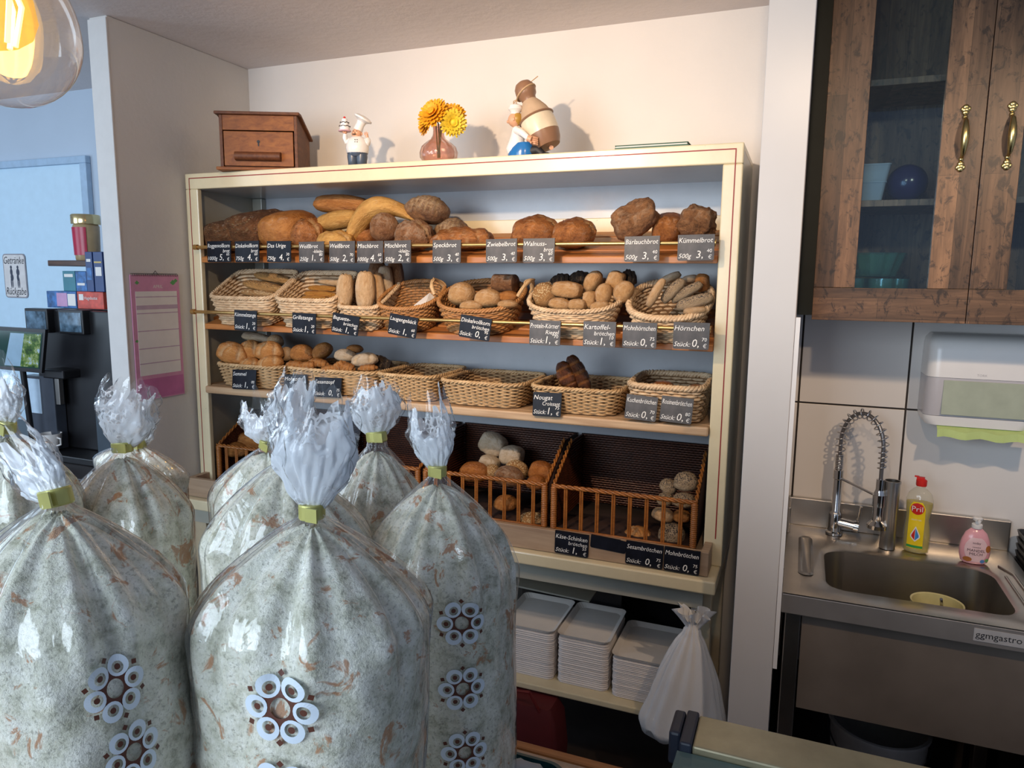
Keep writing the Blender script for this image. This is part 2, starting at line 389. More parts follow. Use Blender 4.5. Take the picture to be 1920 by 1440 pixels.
# text -> mesh, cached
_tc = {}
def text_geo(s, shear=.25):
    if (s, shear) in _tc: return _tc[(s, shear)]
    c = bpy.data.curves.new('t', 'FONT'); c.body = s; c.size = 1; c.shear = shear; c.resolution_u = 2
    o = bpy.data.objects.new('t', c); COL.objects.link(o)
    bpy.context.view_layer.update()
    me = bpy.data.meshes.new_from_object(o.evaluated_get(bpy.context.evaluated_depsgraph_get()))
    vs = [tuple(v.co) for v in me.vertices]; fs = [tuple(p.vertices) for p in me.polygons]
    bpy.data.objects.remove(o); bpy.data.curves.remove(c); bpy.data.meshes.remove(me)
    x0 = min(v[0] for v in vs); x1 = max(v[0] for v in vs)
    r = ([(v[0]-x0, v[1]) for v in vs], fs, x1-x0); _tc[(s, shear)] = r; return r
def put_text(mb, s, x, z, h, maxw, M=None, y=0, align='L', shear=.25, wob=0, seed=0):
    """writes s in the XZ plane facing -Y; h = letter size, squeezed to maxw"""
    vs, fs, w_ = text_geo(s, shear); k = h; kx = min(h, maxw/w_)
    off = {'L': 0, 'C': -w_*kx/2, 'R': -w_*kx}[align]
    out = []
    for a, b in vs:
        X = x+off+a*kx; Z = z+b*k
        if wob:
            X += wob*math.sin(Z*900+seed)+wob*.6*math.sin(X*500+seed*2); Z += wob*math.sin(X*420+seed*3)+wob*.7*math.sin(X*1100+seed)
        out.append((X, y, Z))
    mb.add(out, fs, M)

def rbox(hx, hy, r, n=6):
    """rounded rectangle outline"""
    pts = []
    for cx, cy, a0 in ((hx-r, hy-r, 0), (-hx+r, hy-r, 90), (-hx+r, -hy+r, 180), (hx-r, -hy+r, 270)):
        for i in range(n+1):
            a = R_(a0+90*i/n); pts.append((cx+r*math.cos(a), cy+r*math.sin(a)))
    return pts

# ------------------------------------------------------------------ setting
YW = 2.65
struct(MB().box(-6, 2.2, -4, 2.9, -.05, 0), 'floor', floorm)
struct(MB().box(-6, 2.2, .2, 2.9, 2.6, 2.68), 'ceiling', ceilm)
struct(MB().box(-2.36, -.06, YW, YW+.1, 0, 2.6), 'wall_back', plaster)
struct(MB().box(-.06, 2.2, YW+.006, YW+.1, 0, 2.6), 'wall_sink_side', grout)
mb = MB()
for x0, x1 in ((-.058, .008), (.014, .337), (.343, .95), (.956, 1.5)):
    for z0, z1 in ((.35, .678), (.684, 1.287), (1.293, 1.9), (1.906, 2.6)):
        mb.box(x0, x1, YW-.003, YW+.006, z0, z1)
struct(mb, 'wall_tiles', tilem, bev=.0012)
struct(MB().box(-2.405, -2.32, 1.95, YW+.1, 0, 2.6), 'wall_left', plaster2, bev=.004)
struct(MB().box(-2.408, -2.318, 1.945, 1.952, 0, 2.592), 'trim_1', plain('pillar_paint', (.66, .64, .62, 1), .6, var=.02), bev=.002)
struct(MB().box(-6, -2.405, YW, YW+.1, 0, 2.6), 'wall_side_room', bluewall)
fx = at(170, 300, y=YW).x; fz = at(90, 312, y=YW).z
struct(MB().box(-5.6, fx-.05, YW-.012, YW-.002, 0, fz), 'door_1', bluepanel)
mb = MB(); mb.box(-5.6, fx, YW-.03, YW-.001, fz, fz+.035); mb.box(fx-.045, fx, YW-.03, YW-.001, 0, fz)
struct(mb, 'trim_2', blueframe, bev=.003)
struct(MB().box(-.122, -.012, 2.0, YW, 0, 2.6), 'trim_3', whitelac, bev=.002)
struct(MB().box(-.011, .0, 2.0, 2.03, .64, 1.61), 'trim_4', white)

# ------------------------------------------------------------------ bread cabinet
cab = thing('bread_cabinet', 'tall cream open bread cabinet with red pinstripe full of loaves and baskets', 'cabinet', (-1.245, 2.45, .81))
XL, XR, XLi, XRi, YF, YB = -2.307, -.183, -2.245, -.240, 2.25, 2.63
mb = MB()
mb.box(XL, XR, YF, YF+.022, 2.04, 2.10); mb.box(XL, XLi, YF, YF+.022, .81, 2.04); mb.box(XRi, XR, YF, YF+.022, .81, 2.04)
mb.box(XL, XR, YF+.022, YW-.005, 2.078, 2.10)
build(mb, 'frame', cream, cab, bev=.004)
build(MB().box(XL, XL+.022, YF+.022, YB+.01, .81, 2.078), 'side_panel', sidegrey, cab)
build(MB().box(XR-.022, XR, YF+.022, YB+.01, .81, 2.078), 'side_panel', sidegrey, cab)
build(MB().box(XL+.022, XR-.022, YB, YB+.012, .81, 2.078), 'back_panel', backblue, cab)
build(MB().box(XL+.022, XR-.022, YF+.022, YB, 2.04, 2.0775), 'top_lining', backblue, cab)
build(MB().box(XL+.023, XL+.075, YB-.03, YB-.001, .9, 2.039), 'corner_post', sidegrey, cab, bev=.003)
mb = MB(); y = YF-.0008; q = .020
mb.box(XL+q, XR-q, y, YF+.001, 2.10-q, 2.10-q+.0035); mb.box(XL+q, XL+q+.0035, y, YF+.001, .83, 2.10-q); mb.box(XR-q-.0035, XR-q, y, YF+.001, .90, 2.10-q)
build(mb, 'pinstripe', redline, cab)
def surf1(y): return 1.774+.28*(y-2.25)
def surf2(y): return 1.508+.26*(y-2.25)
XA, XB = XL+.023, XR-.023
for sf, nm in ((surf1, 'sloping bread shelf'), (surf2, 'sloping basket shelf')):
    sh = MB()
    for k, (ya, yb) in enumerate(((2.25, 2.325), (2.34, 2.42), (2.435, 2.52), (2.535, 2.62))):
        th = .022 if k == 0 else .014
        x0, x1 = (XLi-.002+.002, XRi) if k == 0 else (XA, XB)
        if k == 0: ya = 2.252
        vs = [(x, yy, sf(yy)-(th if t == 0 else 0)) for x in ((XA, XB) if yb > 2.33 else (XLi+.001, XRi-.001)) for yy in (ya, yb) for t in (0, 1)]
        sh.add(vs, [(0, 1, 3, 2), (4, 6, 7, 5), (0, 4, 5, 1), (2, 3, 7, 6), (0, 2, 6, 4), (1, 5, 7, 3)])
    build(sh, 'slatted_shelf', slatwood, cab, bev=.003)
build(MB().box(XA, XB, YB-.02, YB-.001, 1.862, 1.925), 'back_ledge', cream, cab, bev=.003)
mb = MB(); mb.box(XA, XB, 2.274, YB-.002, 1.226, 1.256); mb.box(XLi+.001, XRi-.001, 2.235, 2.275, 1.226, 1.256)
build(mb, 'flat_shelf', palewood, cab, bev=.006)
for zc, yy in ((1.812, 2.215), (1.560, 2.185)):
    mb = MB(); mb.cyl((XLi+.004, yy, zc), (XRi-.004, yy, zc), .0065, 12)
    for xx in (XLi+.004, XRi-.022): mb.cyl((xx, yy, zc), (xx+.018, yy, zc), .0105, 14); mb.tube([(xx+.009, yy, zc), (xx+.009, YF+.001, zc-.004)], .005, 8)
    build(mb, 'rail', brass, cab, smooth=True)
# wooden tray in front of the lowest baskets
tr = MB(); tr.box(-2.28, -.212, 2.150, 2.170, .812, .888); tr.box(-.236, -.212, 2.17, 2.249, .812, .888); tr.box(-2.28, -2.256, 2.17, 2.249, .812, .888)
tr.box(-2.256, -.236, 2.17, 2.249, .812, .846); tr.box(XA, XB, 2.273, 2.62, .812, .846)
build(tr, 'tray', traywood, cab, bev=.002)

tab = thing('low_table', 'low cream painted table with worn edge carrying the bread cabinet', 'table', (-1.27, 2.4, 0))
build(MB().box(-2.316, -.186, 2.12, 2.645, .768, .810), 'table_top', cream, tab, bev=.005)
build(MB().box(-2.29, -.225, 2.165, 2.185, .700, .767), 'apron', sidegrey, tab)
for xa in (-2.29, -.262):
    build(MB().box(xa, xa+.062, 2.187, 2.24, 0, .767), 'leg', legwood, tab, bev=.003)
    build(MB().box(xa, xa+.062, 2.58, 2.635, 0, .767), 'leg', legwood, tab, bev=.003)
build(MB().box(-2.225, -.268, 2.17, 2.60, .296, .318), 'lower_shelf', cream, tab, bev=.004)
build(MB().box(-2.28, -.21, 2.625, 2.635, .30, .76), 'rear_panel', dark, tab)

# ------------------------------------------------------------------ woven baskets
def sring(cx, cy, hx, hy, n, N, zf, off=lambda j: 0):
    out = []
    for j in range(N):
        a = 2*PI*j/N; c, s = math.cos(a), math.sin(a)
        e = 2/n; k = (abs(c)**n+abs(s)**n)**(-1/n)
        X = c*k; Y = s*k; o = off(j)
        x = cx+X*(hx+o); y = cy+Y*(hy+o)
        out.append((x, y, zf(x, y)))
    return out
def basket(label, xl, xr, yf, yb, zf, zb, H, mat, n=5, taper=.80, rows=10, group=None, rim=.0075, stake=44, cat='basket', surf=None, name='wicker_basket', handle=False, yshift=0, liner=True):
    """mouth between x xl..xr, y yf..yb, height zf in front and zb behind; tapers down by H"""
    cx, cy, hx, hy = (xl+xr)/2, (yf+yb)/2, (xr-xl)/2, (yb-yf)/2
    slope = (zb-zf)/(yb-yf)
    top = lambda x, y: zf+slope*(y-yf)
    if surf is None: surf = lambda y: zf-H
    bot = lambda x, y: surf(y)+.003
    t = thing(name, label, cat, (cx, cy, surf(cy)), group)
    mb = MB(); N = stake*2 if stake % 2 == 0 else stake*2+2
    N = max(64, stake*2)
    for r in range(rows):
        f = (r+.5)/rows; ta = taper+(1-taper)*(f**.8)
        base = sring(cx, cy+yshift*(1-f), hx*ta, hy*ta, n, N, lambda x, y: 0)
        amp = .0042
        pts = []
        for j, p in enumerate(base):
            s_ = 1 if (j//2+r) % 2 else -1; o = amp*s_*(1 if j % 2 else .4)
            k = 1+o/max(hx, hy)
            x, y = cx+(p[0]-cx)*k, cy+(p[1]-cy)*k
            yt = cy+(p[1]-cy)/ta
            z = bot(x, y)*(1-f)+top(x, yt)*f
            pts.append((x, y, z))
        hh = (abs(top(cx, cy)-bot(cx, cy)))/rows*.50
        mb.tube(pts, hh, 4, closed=True)
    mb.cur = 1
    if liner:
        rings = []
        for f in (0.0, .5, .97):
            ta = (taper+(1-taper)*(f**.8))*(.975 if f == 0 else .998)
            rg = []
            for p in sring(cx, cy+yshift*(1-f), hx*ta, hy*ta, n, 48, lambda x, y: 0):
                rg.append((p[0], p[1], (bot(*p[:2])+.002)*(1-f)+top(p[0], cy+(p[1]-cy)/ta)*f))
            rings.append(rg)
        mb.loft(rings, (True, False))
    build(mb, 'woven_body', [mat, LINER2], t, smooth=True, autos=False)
    mb = MB()
    N2 = 150
    for s in range(3):
        pts = []
        for j in range(N2):
            a = 2*PI*j/N2; ph = a*26+s*2*PI/3
            p = sring(cx, cy, hx, hy, n, N2, lambda x, y: 0)[j] if False else None
            c, s2 = math.cos(a), math.sin(a); k = (abs(c)**n+abs(s2)**n)**(-1/n)
            o = rim*.62*math.cos(ph)
            x = cx+c*k*(hx+o); y = cy+s2*k*(hy+o)
            pts.append((x, y, top(x, y)+rim*.62*math.sin(ph)))
        mb.tube(pts, rim*.62, 4, closed=True)
    build(mb, 'braided_rim', mat, t, smooth=True, autos=False)
    if handle:
        for sx in (-1, 1):
            mb = MB(); pts = []
            for i in range(15):
                a = PI*i/14
                pts.append((cx+sx*(hx+.004+.028*math.sin(a)), cy+.055*math.cos(a)*-1+0*sx, top(cx, cy)+.052*math.sin(a)))
            mb.tube(pts, .0065, 8); mb.tube([(p[0]+sx*.008*math.sin(i), p[1], p[2]+.006) for i, p in enumerate(pts)], .003, 5)
            build(mb, 'handle', W_TAN, t, smooth=True)
    return t
def X(px, py, y): return at(px, py, y=y).x
def Z(px, py, y): return at(px, py, y=y).z

G2 = 'bread baskets on the middle shelf'
basket('light rectangular willow basket with seeded sticks, leftmost on the middle shelf', X(389, 558, 2.22), X(508, 562, 2.22), 2.22, 2.40, Z(440, 559, 2.22), Z(515, 508, 2.40), .1, W_LIGHT, 7, .74, 12, G2, surf=surf2)
basket('light rectangular willow basket with orange cheese sticks on the middle shelf', X(512, 562, 2.22), X(624, 570, 2.22), 2.22, 2.40, Z(560, 563, 2.22), Z(650, 511, 2.40), .1, W_LIGHT, 7, .74, 12, G2, surf=surf2)
basket('small light willow basket holding upright baguette rolls', X(630, 575, 2.22), X(706, 580, 2.22), 2.22, 2.40, Z(660, 577, 2.22), Z(745, 530, 2.40), .1, W_LIGHT, 6, .74, 12, G2, surf=surf2)
basket('empty brown oval basket with a sheet of paper inside', X(714, 560, 2.29), X(818, 560, 2.29), 2.215, 2.42, Z(770, 580, 2.215), Z(815, 527, 2.42), .1, W_BROWN, 2.6, .72, 14, G2, surf=surf2)
basket('large brown oval basket with wooden handles and round spelt rolls', X(826, 560, 2.31), X(976, 560, 2.31), 2.215, 2.44, Z(895, 584, 2.215), Z(950, 526, 2.44), .1, W_BROWN, 2.4, .74, 12, G2, surf=surf2, handle=True)
basket('light oval basket heaped with potato rolls on the middle shelf', X(994, 560, 2.31), X(1166, 560, 2.31), 2.215, 2.44, Z(1080, 585, 2.215), Z(1130, 525, 2.44), .1, W_LIGHT, 2.6, .70, 13, G2, surf=surf2)
basket('pale oval basket of poppy and plain croissant rolls at the right post', X(1180, 560, 2.31), -.262, 2.215, 2.44, Z(1260, 598, 2.215), Z(1275, 528, 2.44), .1, W_LIGHT, 2.5, .70, 12, G2, surf=surf2, rim=.010)
G3 = 'bread baskets on the flat third shelf'
s3 = lambda y: 1.2565
basket('tan basket of kaiser rolls, leftmost on the third shelf', X(403, 684, 2.26), X(527, 690, 2.26), 2.245, 2.555, Z(450, 685, 2.26), Z(450, 683, 2.26)+.008, .08, W_TAN, 5.5, .86, 14, G3, surf=s3)
basket('long tan basket filled with small plaited rolls', X(533, 688, 2.26), X(668, 700, 2.26)+.08, 2.245, 2.555, Z(600, 694, 2.26), Z(600, 694, 2.26)+.006, .08, W_TAN, 5.5, .88, 14, G3, surf=s3)
basket('empty tan basket beside the plaited rolls on the third shelf', X(668, 702, 2.26)+.086, X(815, 706, 2.26), 2.245, 2.555, Z(740, 703, 2.26), Z(740, 703, 2.26)+.004, .08, W_TAN, 5.5, .86, 14, G3, surf=s3)
basket('empty tan rectangular basket in the middle of the third shelf', X(822, 716, 2.26), X(978, 722, 2.26), 2.245, 2.555, Z(900, 718, 2.26), Z(900, 718, 2.26)+.004, .08, W_TAN, 5.5, .86, 14, G3, surf=s3)
basket('tan rectangular basket holding two dark croissants', X(992, 727, 2.26), X(1162, 734, 2.26), 2.245, 2.555, Z(1080, 730, 2.26), Z(1080, 730, 2.26)+.004, .08, W_TAN, 5.5, .86, 14, G3, surf=s3)
basket('coarse pale basket behind the raisin roll sign on the third shelf', X(1176, 722, 2.26), -.263, 2.245, 2.53, Z(1250, 726, 2.26), Z(1250, 722, 2.26)+.004, .08, W_LIGHT, 5, .88, 11, G3, surf=s3, rim=.010)

# big varnished display baskets with a barred front
def display_basket(x0, x1, label):
    t = thing('display_basket', label, 'basket', ((x0+x1)/2, 2.42, .848), 'display baskets in the bottom tray')
    z0, zf, zb, yf, yb = .850, 1.000, 1.118, 2.268, 2.612
    mb = MB()
    def weave(p, ztop0, ztop1, nrow):
        # p: list of xy points along the wall
        N = 60
        L = sum((Vector(p[i+1])-Vector(p[i])).length for i in range(len(p)-1))
        for r in range(nrow):
            pts = []
            for j in range(N+1):
                f = j/N*(len(p)-1); i = min(int(f), len(p)-2); u = f-i
                a, b = Vector(p[i]), Vector(p[i+1]); q = a.lerp(b, u); d = (b-a).normalized(); nn = Vector((-d.y, d.x))
                q = q+nn*.0028*(1 if (j+r) % 2 else -1)
                zt = ztop0(q.y) if ztop1 is None else ztop1
                pts.append((q.x, q.y, z0+(zt-z0)*(r+.5)/nrow))
            mb.tube(pts, .0032, 4)
    zt = lambda y: zf+(zb-zf)*min(1, max(0, (y-yf)/.20))
    weave([(x0+.012, yb), (x1-.012, yb)], None, zb, 30)
    weave([(x0+.01, yf+.01), (x0+.01, yb)], zt, None, 26); weave([(x1-.01, yf+.01), (x1-.01, yb)], zt, None, 26)
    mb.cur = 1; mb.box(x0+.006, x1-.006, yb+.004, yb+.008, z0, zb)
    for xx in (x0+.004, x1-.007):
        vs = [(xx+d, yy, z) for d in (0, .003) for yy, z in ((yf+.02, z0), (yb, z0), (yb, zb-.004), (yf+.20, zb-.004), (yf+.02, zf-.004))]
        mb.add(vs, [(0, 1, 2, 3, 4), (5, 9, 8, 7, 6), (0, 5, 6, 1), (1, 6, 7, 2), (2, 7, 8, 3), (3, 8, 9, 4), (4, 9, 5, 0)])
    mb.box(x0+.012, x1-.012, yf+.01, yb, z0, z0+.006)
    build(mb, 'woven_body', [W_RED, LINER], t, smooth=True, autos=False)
    mb = MB()
    for s in range(3):
        pts = []
        for j in range(61):
            u = j/60; ph = u*44+s*2.1
            pts.append((x0+.006+(x1-x0-.012)*u, yf+.0045*math.cos(ph), zf+.003+.0045*math.sin(ph)))
        mb.tube(pts, .0042, 5)
    for sx in (x0+.010, x1-.010):
        for s in range(2):
            pts = [(sx+.004*math.cos(u*30+s*3.1), yf+.20*u, zt(yf+.20*u)+.004+.004*math.sin(u*30+s*3.1)) for u in [k/24 for k in range(25)]]
            mb.tube(pts, .004, 5)
    build(mb, 'braided_rim', W_REDF, t, smooth=True, autos=False)
    n = 9
    for k in range(1, n):
        xx = x0+(x1-x0)*k/n
        mb = MB(); mb.cyl((xx-.0035, yf, z0), (xx-.0035, yf, zf), .0033, 8); mb.cyl((xx+.0035, yf+.001, z0), (xx+.0035, yf+.001, zf), .0033, 8)
        build(mb, 'front_bar', W_REDF, t, smooth=True)
    mb = MB(); mb.cyl((x0+.01, yf, z0+.003), (x1-.01, yf, z0+.003), .005, 8)
    for sx in (x0+.013, x1-.013):
        mb.cyl((sx, yf, z0-.002), (sx, yf, zf+.004), .009, 12)
        for k in range(22): mb.lathe([(.0095, z0+.004+k*.0066), (.0118, z0+.0073+k*.0066), (.0095, z0+.0106+k*.0066)], (sx, yf, 0), 12, caps=(False, False))
    build(mb, 'corner_post', W_REDF, t, smooth=True, autos=False)
    return t
display_basket(-2.232, -1.757, 'leftmost barred display basket, behind the cellophane bags')
display_basket(-1.750, -1.262, 'barred display basket hidden behind the middle cellophane bags')
display_basket(-1.255, -.767, 'barred display basket with assorted round buns')
display_basket(-.759, -.262, 'nearly empty barred display basket with poppy rolls at the right')

# ------------------------------------------------------------------ breads
_bc = {}
def bread_mesh(kind):
    """unit sized (about 1 x 1 x 1) bread body centred on its middle, x = length"""
    if kind in _bc: return _bc[kind]
    P = dict(nx=34, ny=30, p=.62, q=.9, flat=.62, ns=.05, nf=1.7, sl=[], bend=0, arch=0, seed=hash(kind) % 1, lump=0, taper=0, top=1.0, dent=0)
    P.update({
        'loaf': dict(sl=[], p=.6, ns=.05), 'loafslash': dict(sl=[(-.5, .10, .5, .10), (-.17, .10, .5, .12), (.17, .10, .5, .12), (.5, .10, .5, .10)], ns=.04),
        'stripes': dict(sl=[(-.6+.24*i, .06, .25, .07) for i in range(6)], ns=.05), 'tin': dict(p=.28, q=.45, flat=.95, ns=.05, nf=3),
        'dome': dict(p=.38, q=.7, flat=.9, ns=.03), 'round': dict(p=.8, q=1, flat=.65, ns=.03), 'crack': dict(p=.7, flat=.7, ns=.09, nf=2.4, sl=[(.1, .12, 1.2, .14)]),
        'flap': dict(p=.85, q=1, flat=.8, ns=.06, sl=[(.25, .10, 1.15, .16)]), 'saddle': dict(p=.6, flat=.9, ns=.10, nf=1.5, dent=.45),
        'lumpy': dict(p=.55, flat=.6, ns=.08, nf=2, lump=.13), 'bent': dict(p=.42, q=1, flat=1, ns=.05, arch=2.6, nx=50, sl=[(.0, .16, PI/2, .10)]), 'long': dict(p=.42, q=1, flat=.8, ns=.04),
        'slit': dict(p=.45, q=1, flat=.75, ns=.025, sl=[(0, .10, PI/2, .22)]), 'kaiser': dict(p=.8, flat=.6, ns=.03, sl=[], star=5), 'horn': dict(p=.5, q=1, flat=.9, ns=.03, bend=.5),
        'croissant': dict(p=1.15, q=1, flat=.9, ns=.02, bend=.4, seg=4, nx=60), 'plait': dict(p=.6, flat=.7, ns=.03, lump=.16, nf=1), 'square': dict(p=.36, q=.62, flat=.8, ns=.04),
        'cyl': dict(p=.14, q=1, flat=1, ns=.02), 'stick': dict(p=.35, q=1, flat=.9, ns=.09, nf=3), 'shard': dict(p=.5, flat=.8, ns=.13, nf=2.2),
    }[kind])
    vs = []; tone = []; top = []; nx, ny = P['nx'], P['ny']
    sd = Vector((sum(map(ord, kind))*.37, len(kind)*1.7, 3.1)); rings = []
    for i in range(nx+1):
        ph = PI*min(max(i/nx, .004), .996); cx = math.cos(ph); r = math.sin(ph)**P['p'] if P['p'] > .2 else min(1, math.sin(ph)/.25)**.5
        for j in range(ny):
            th = 2*PI*j/ny; c, s = math.cos(th), math.sin(th); q = P['q']
            y = math.copysign(abs(c)**q, c)*r; z = math.copysign(abs(s)**q, s)*r
            x = cx*(1 if P['p'] > .2 else 1)
            tn = 0; d = 0
            nn = noise.noise(Vector((x, y, z))*P['nf']+sd)+.45*noise.noise(Vector((x, y, z))*P['nf']*2.7+sd)+.22*noise.noise(Vector((x, y, z))*P['nf']*6+sd)
            k = 1+P['ns']*nn*1.6
            for (xc, wd, an, dp) in P['sl']:
                if z > 0:
                    u = abs(x*math.cos(an)+y*math.sin(an)-xc)/wd
                    if u < 1.6: d += dp*(max(0, 1-u)-.35*max(0, 1-abs(u-1.2)/.4)); tn = max(tn, max(0, 1-u*u)*min(1, z*2))
            if P.get('star') and z > -.1:
                a = math.atan2(y, x); rr = math.hypot(x, y); u = abs(((a*P['star']/(2*PI)+rr*.55) % 1)-.5)*2
                g = max(0, 1-(1-u)/.32)*min(1, rr*2.5); d += .16*g; tn = max(tn, g*.8)
            if P.get('seg'):
                u = abs((x*P['seg']/2) % 1-.5)*2; d += .09*u**4; tn = max(tn, (1 if u > .72 else 0)*.35)
            if P['lump']: d += P['lump']*(abs(math.sin(x*6.5+y*2.5))*-.9+.6); tn = max(tn, max(0, .3-abs(math.sin(x*6.5+y*2.5)))*1.6)
            if P['dent']: d += P['dent']*math.exp(-((x-.1)**2*3+(y+.3)**2*2))*(1 if z > -.2 else .2)
            k -= d; X_, Y_, Z_ = x*k, y*k, z*k
            if Z_ < 0: Z_ *= P['flat']
            if P['arch']: Z_ -= P['arch']*(X_*X_)
            if P['bend']: Y_ += P['bend']*(X_*X_-.4)
            vs.append((X_/2, Y_/2, Z_/2)); tone.append(tn); top.append(min(1, max(0, z*1.6+.35)))
    fs = []
    for i in range(nx):
        for j in range(ny): a = i*ny+j; b = i*ny+(j+1) % ny; fs.append((a, a+ny, b+ny, b))
    fs += [tuple(range(ny)), tuple(range((nx+1)*ny-1, nx*ny-1, -1))]
    # normalise to the unit box
    lo = [min(v[k] for v in vs) for k in range(3)]; hi = [max(v[k] for v in vs) for k in range(3)]
    vs = [tuple((v[k]-(lo[k]+hi[k])/2)/(hi[k]-lo[k]) for k in range(3)) for v in vs]
    _bc[kind] = (vs, fs, tone, top); return _bc[kind]
_bm = {}
def bread(kind, mat, cx, cy, wp, hp, y, dep, roll, yaw, name, label, cat, group, rest=None, tip=0):
    p0 = at(cx, cy, y=y)
    fwd = (p0-CAM).dot(FW); a = at(cx-wp/2, cy, y=y); b = at(cx+wp/2, cy, y=y)
    W = (b-a).length*1.0; H = hp*fwd/FOC
    if rest is not None:
        topz = p0.z+H/2; bot = rest(y) if callable(rest) else rest
        H = max(.02, topz-bot); p0.z = (topz+bot)/2
    key = (kind, mat)
    if key not in _bm:
        vs, fs, tone, top = bread_mesh(kind); me = bpy.data.meshes.new(name); me.from_pydata(vs, [], fs)
        for nm, vals in (('tone', tone), ('top', top)): me.attributes.new(nm, 'FLOAT', 'POINT').data.foreach_set('value', vals)
        me.materials.append(BM[mat]); me.polygons.foreach_set('use_smooth', [True]*len(fs)); _bm[key] = me
    o = bpy.data.objects.new(name, _bm[key]); COL.objects.link(o)
    o.location = p0; o.scale = (W, dep, H)
    o.rotation_euler = Euler((R_(tip), -R_(roll), R_(yaw)), 'XYZ')
    tag(o, label, cat, group); return o

GA = 'loaves on the top shelf'
def L1(kind, mat, x0, x1, yt, y, dep, label, yaw=0, roll=0):
    bread(kind, mat, (x0+x1)/2, yt+20, x1-x0, 40, y, dep, roll, yaw, 'bread_loaf', label, 'bread', GA, rest=lambda yy: surf1(yy), tip=13)
def L2(kind, mat, cx, cy, w_, h_, y, dep, roll, label, yaw=0, tip=0):
    bread(kind, mat, cx, cy, w_, h_, y, dep, roll, yaw, 'bread_loaf', label, 'bread', GA, tip=tip)
L1('tin', 'rye', 393, 452, 414, 2.33, .13, 'short square dark rye tin loaf at the left end of the top shelf')
L1('tin', 'rye', 446, 516, 396, 2.40, .26, 'long dark seeded tin loaf, second from the left on the top shelf', yaw=-8)
L1('dome', 'bun', 506, 577, 396, 2.40, .24, 'smooth reddish brown loaf with rounded end above its sign', yaw=-8)
L1('crack', 'brown', 552, 606, 408, 2.35, .15, 'dark crusted loaf with a floured pale rim beside the yellow loaves')
L2('long', 'bun', 640, 383, 96, 36, 2.46, .11, -4, 'orange-brown loaf lying on top of the heap, highest on the left', tip=0)
L2('long', 'yellow', 634, 413, 74, 35, 2.40, .11, 8, 'pale yellow loaf in the middle of the heap under the top loaf')
L1('crack', 'yellow', 596, 662, 432, 2.31, .11, 'pale yellow loaf at the bottom of the heap behind the rail')
L2('bent', 'yellow', 708, 412, 138, 82, 2.37, .11, 22, 'big curved yellow loaf arching diagonally over the heap')
L1('dome', 'brown', 660, 706, 424, 2.42, .14, 'brown floured loaf tucked under the big curved loaf')
L2('round', 'dusty', 721, 426, 46, 54, 2.32, .11, 6, 'upright oval floured brown loaf before the curved loaf')
L2('stripes', 'stripe', 801, 393, 72, 53, 2.40, .16, -8, 'dark striped loaf with white floured end on top of the heap')
L1('crack', 'dusty', 743, 810, 411, 2.32, .14, 'floured brown oval loaf under the striped loaf')
L1('stripes', 'stripe', 818, 872, 408, 2.44, .15, 'dark striped loaf lying low behind the bacon bread')
L1('lumpy', 'brown', 812, 922, 424, 2.34, .15, 'knobbly shiny brown bacon bread behind its sign', yaw=6)
L1('flap', 'brown', 963, 1050, 402, 2.38, .19, 'round glossy brown onion loaf in the middle of the shelf')
L1('flap', 'brown', 1038, 1119, 407, 2.36, .19, 'round brown walnut loaf with a raised flap of crust')
L2('saddle', 'rough', 1191, 412, 90, 66, 2.36, .13, 28, 'rough brown loaf with a hollow, standing on edge', yaw=0, tip=35)
L1('dome', 'brown', 1226, 1282, 400, 2.43, .16, 'plain brown loaf between the hollow loaf and the right end loaf')
L2('shard', 'rough', 1308, 416, 74, 62, 2.35, .14, -10, 'rough floured round loaf at the right end of the top shelf')

def rolls(lst, name, cat, group):
    for (k, m_, cx, cy, w_, h_, y, dep, roll, label) in lst:
        bread(k, m_, cx, cy, w_, h_, y, dep, roll, 0, name, label, cat, group)
rolls([
 ('stick', 'caraway', 498, 538, 80, 20, 2.30, .05, -8, 'seeded bread stick lying on top in the leftmost basket'),
 ('stick', 'caraway', 512, 521, 66, 18, 2.36, .05, -8, 'seeded bread stick at the back of the leftmost basket'),
 ('stick', 'sesame', 486, 551, 62, 15, 2.27, .05, -4, 'seeded bread stick at the front of the leftmost basket')], 'bread_stick', 'bread stick', 'seeded sticks in the leftmost basket')
rolls([
 ('stick', 'cheese', 606, 541, 52, 13, 2.31, .04, -2, 'orange cheese stick lying uppermost in its basket'),
 ('stick', 'cheese', 602, 552, 60, 13, 2.28, .04, -2, 'orange cheese stick in the middle of its basket'),
 ('stick', 'cheese', 590, 559, 46, 10, 2.26, .04, 0, 'orange cheese stick nearest the basket rim'),
 ('long', 'pale', 624, 529, 52, 15, 2.37, .05, -6, 'pale bread stick at the back behind the orange sticks')], 'cheese_stick', 'bread stick', 'cheese sticks in the second basket')
rolls([
 ('slit', 'pale', 646, 546, 56, 34, 2.27, .06, 84, 'upright pale baguette roll, leftmost in its small basket'),
 ('slit', 'pale', 684, 544, 62, 40, 2.26, .06, 88, 'upright pale baguette roll in the front middle of its basket'),
 ('slit', 'pale', 708, 541, 52, 24, 2.31, .05, 96, 'narrow baguette roll wedged right of the front ones'),
 ('slit', 'whitefl', 722, 528, 52, 30, 2.36, .06, 92, 'floury baguette roll standing behind at the right'),
 ('long', 'dusty', 742, 516, 50, 30, 2.41, .06, 95, 'tall brown baguette roll in the shade at the back right'),
 ('long', 'dusty', 706, 512, 40, 34, 2.42, .06, 80, 'brown baguette roll leaning at the back middle')], 'baguette_roll', 'bread roll', 'baguette rolls in the small basket')
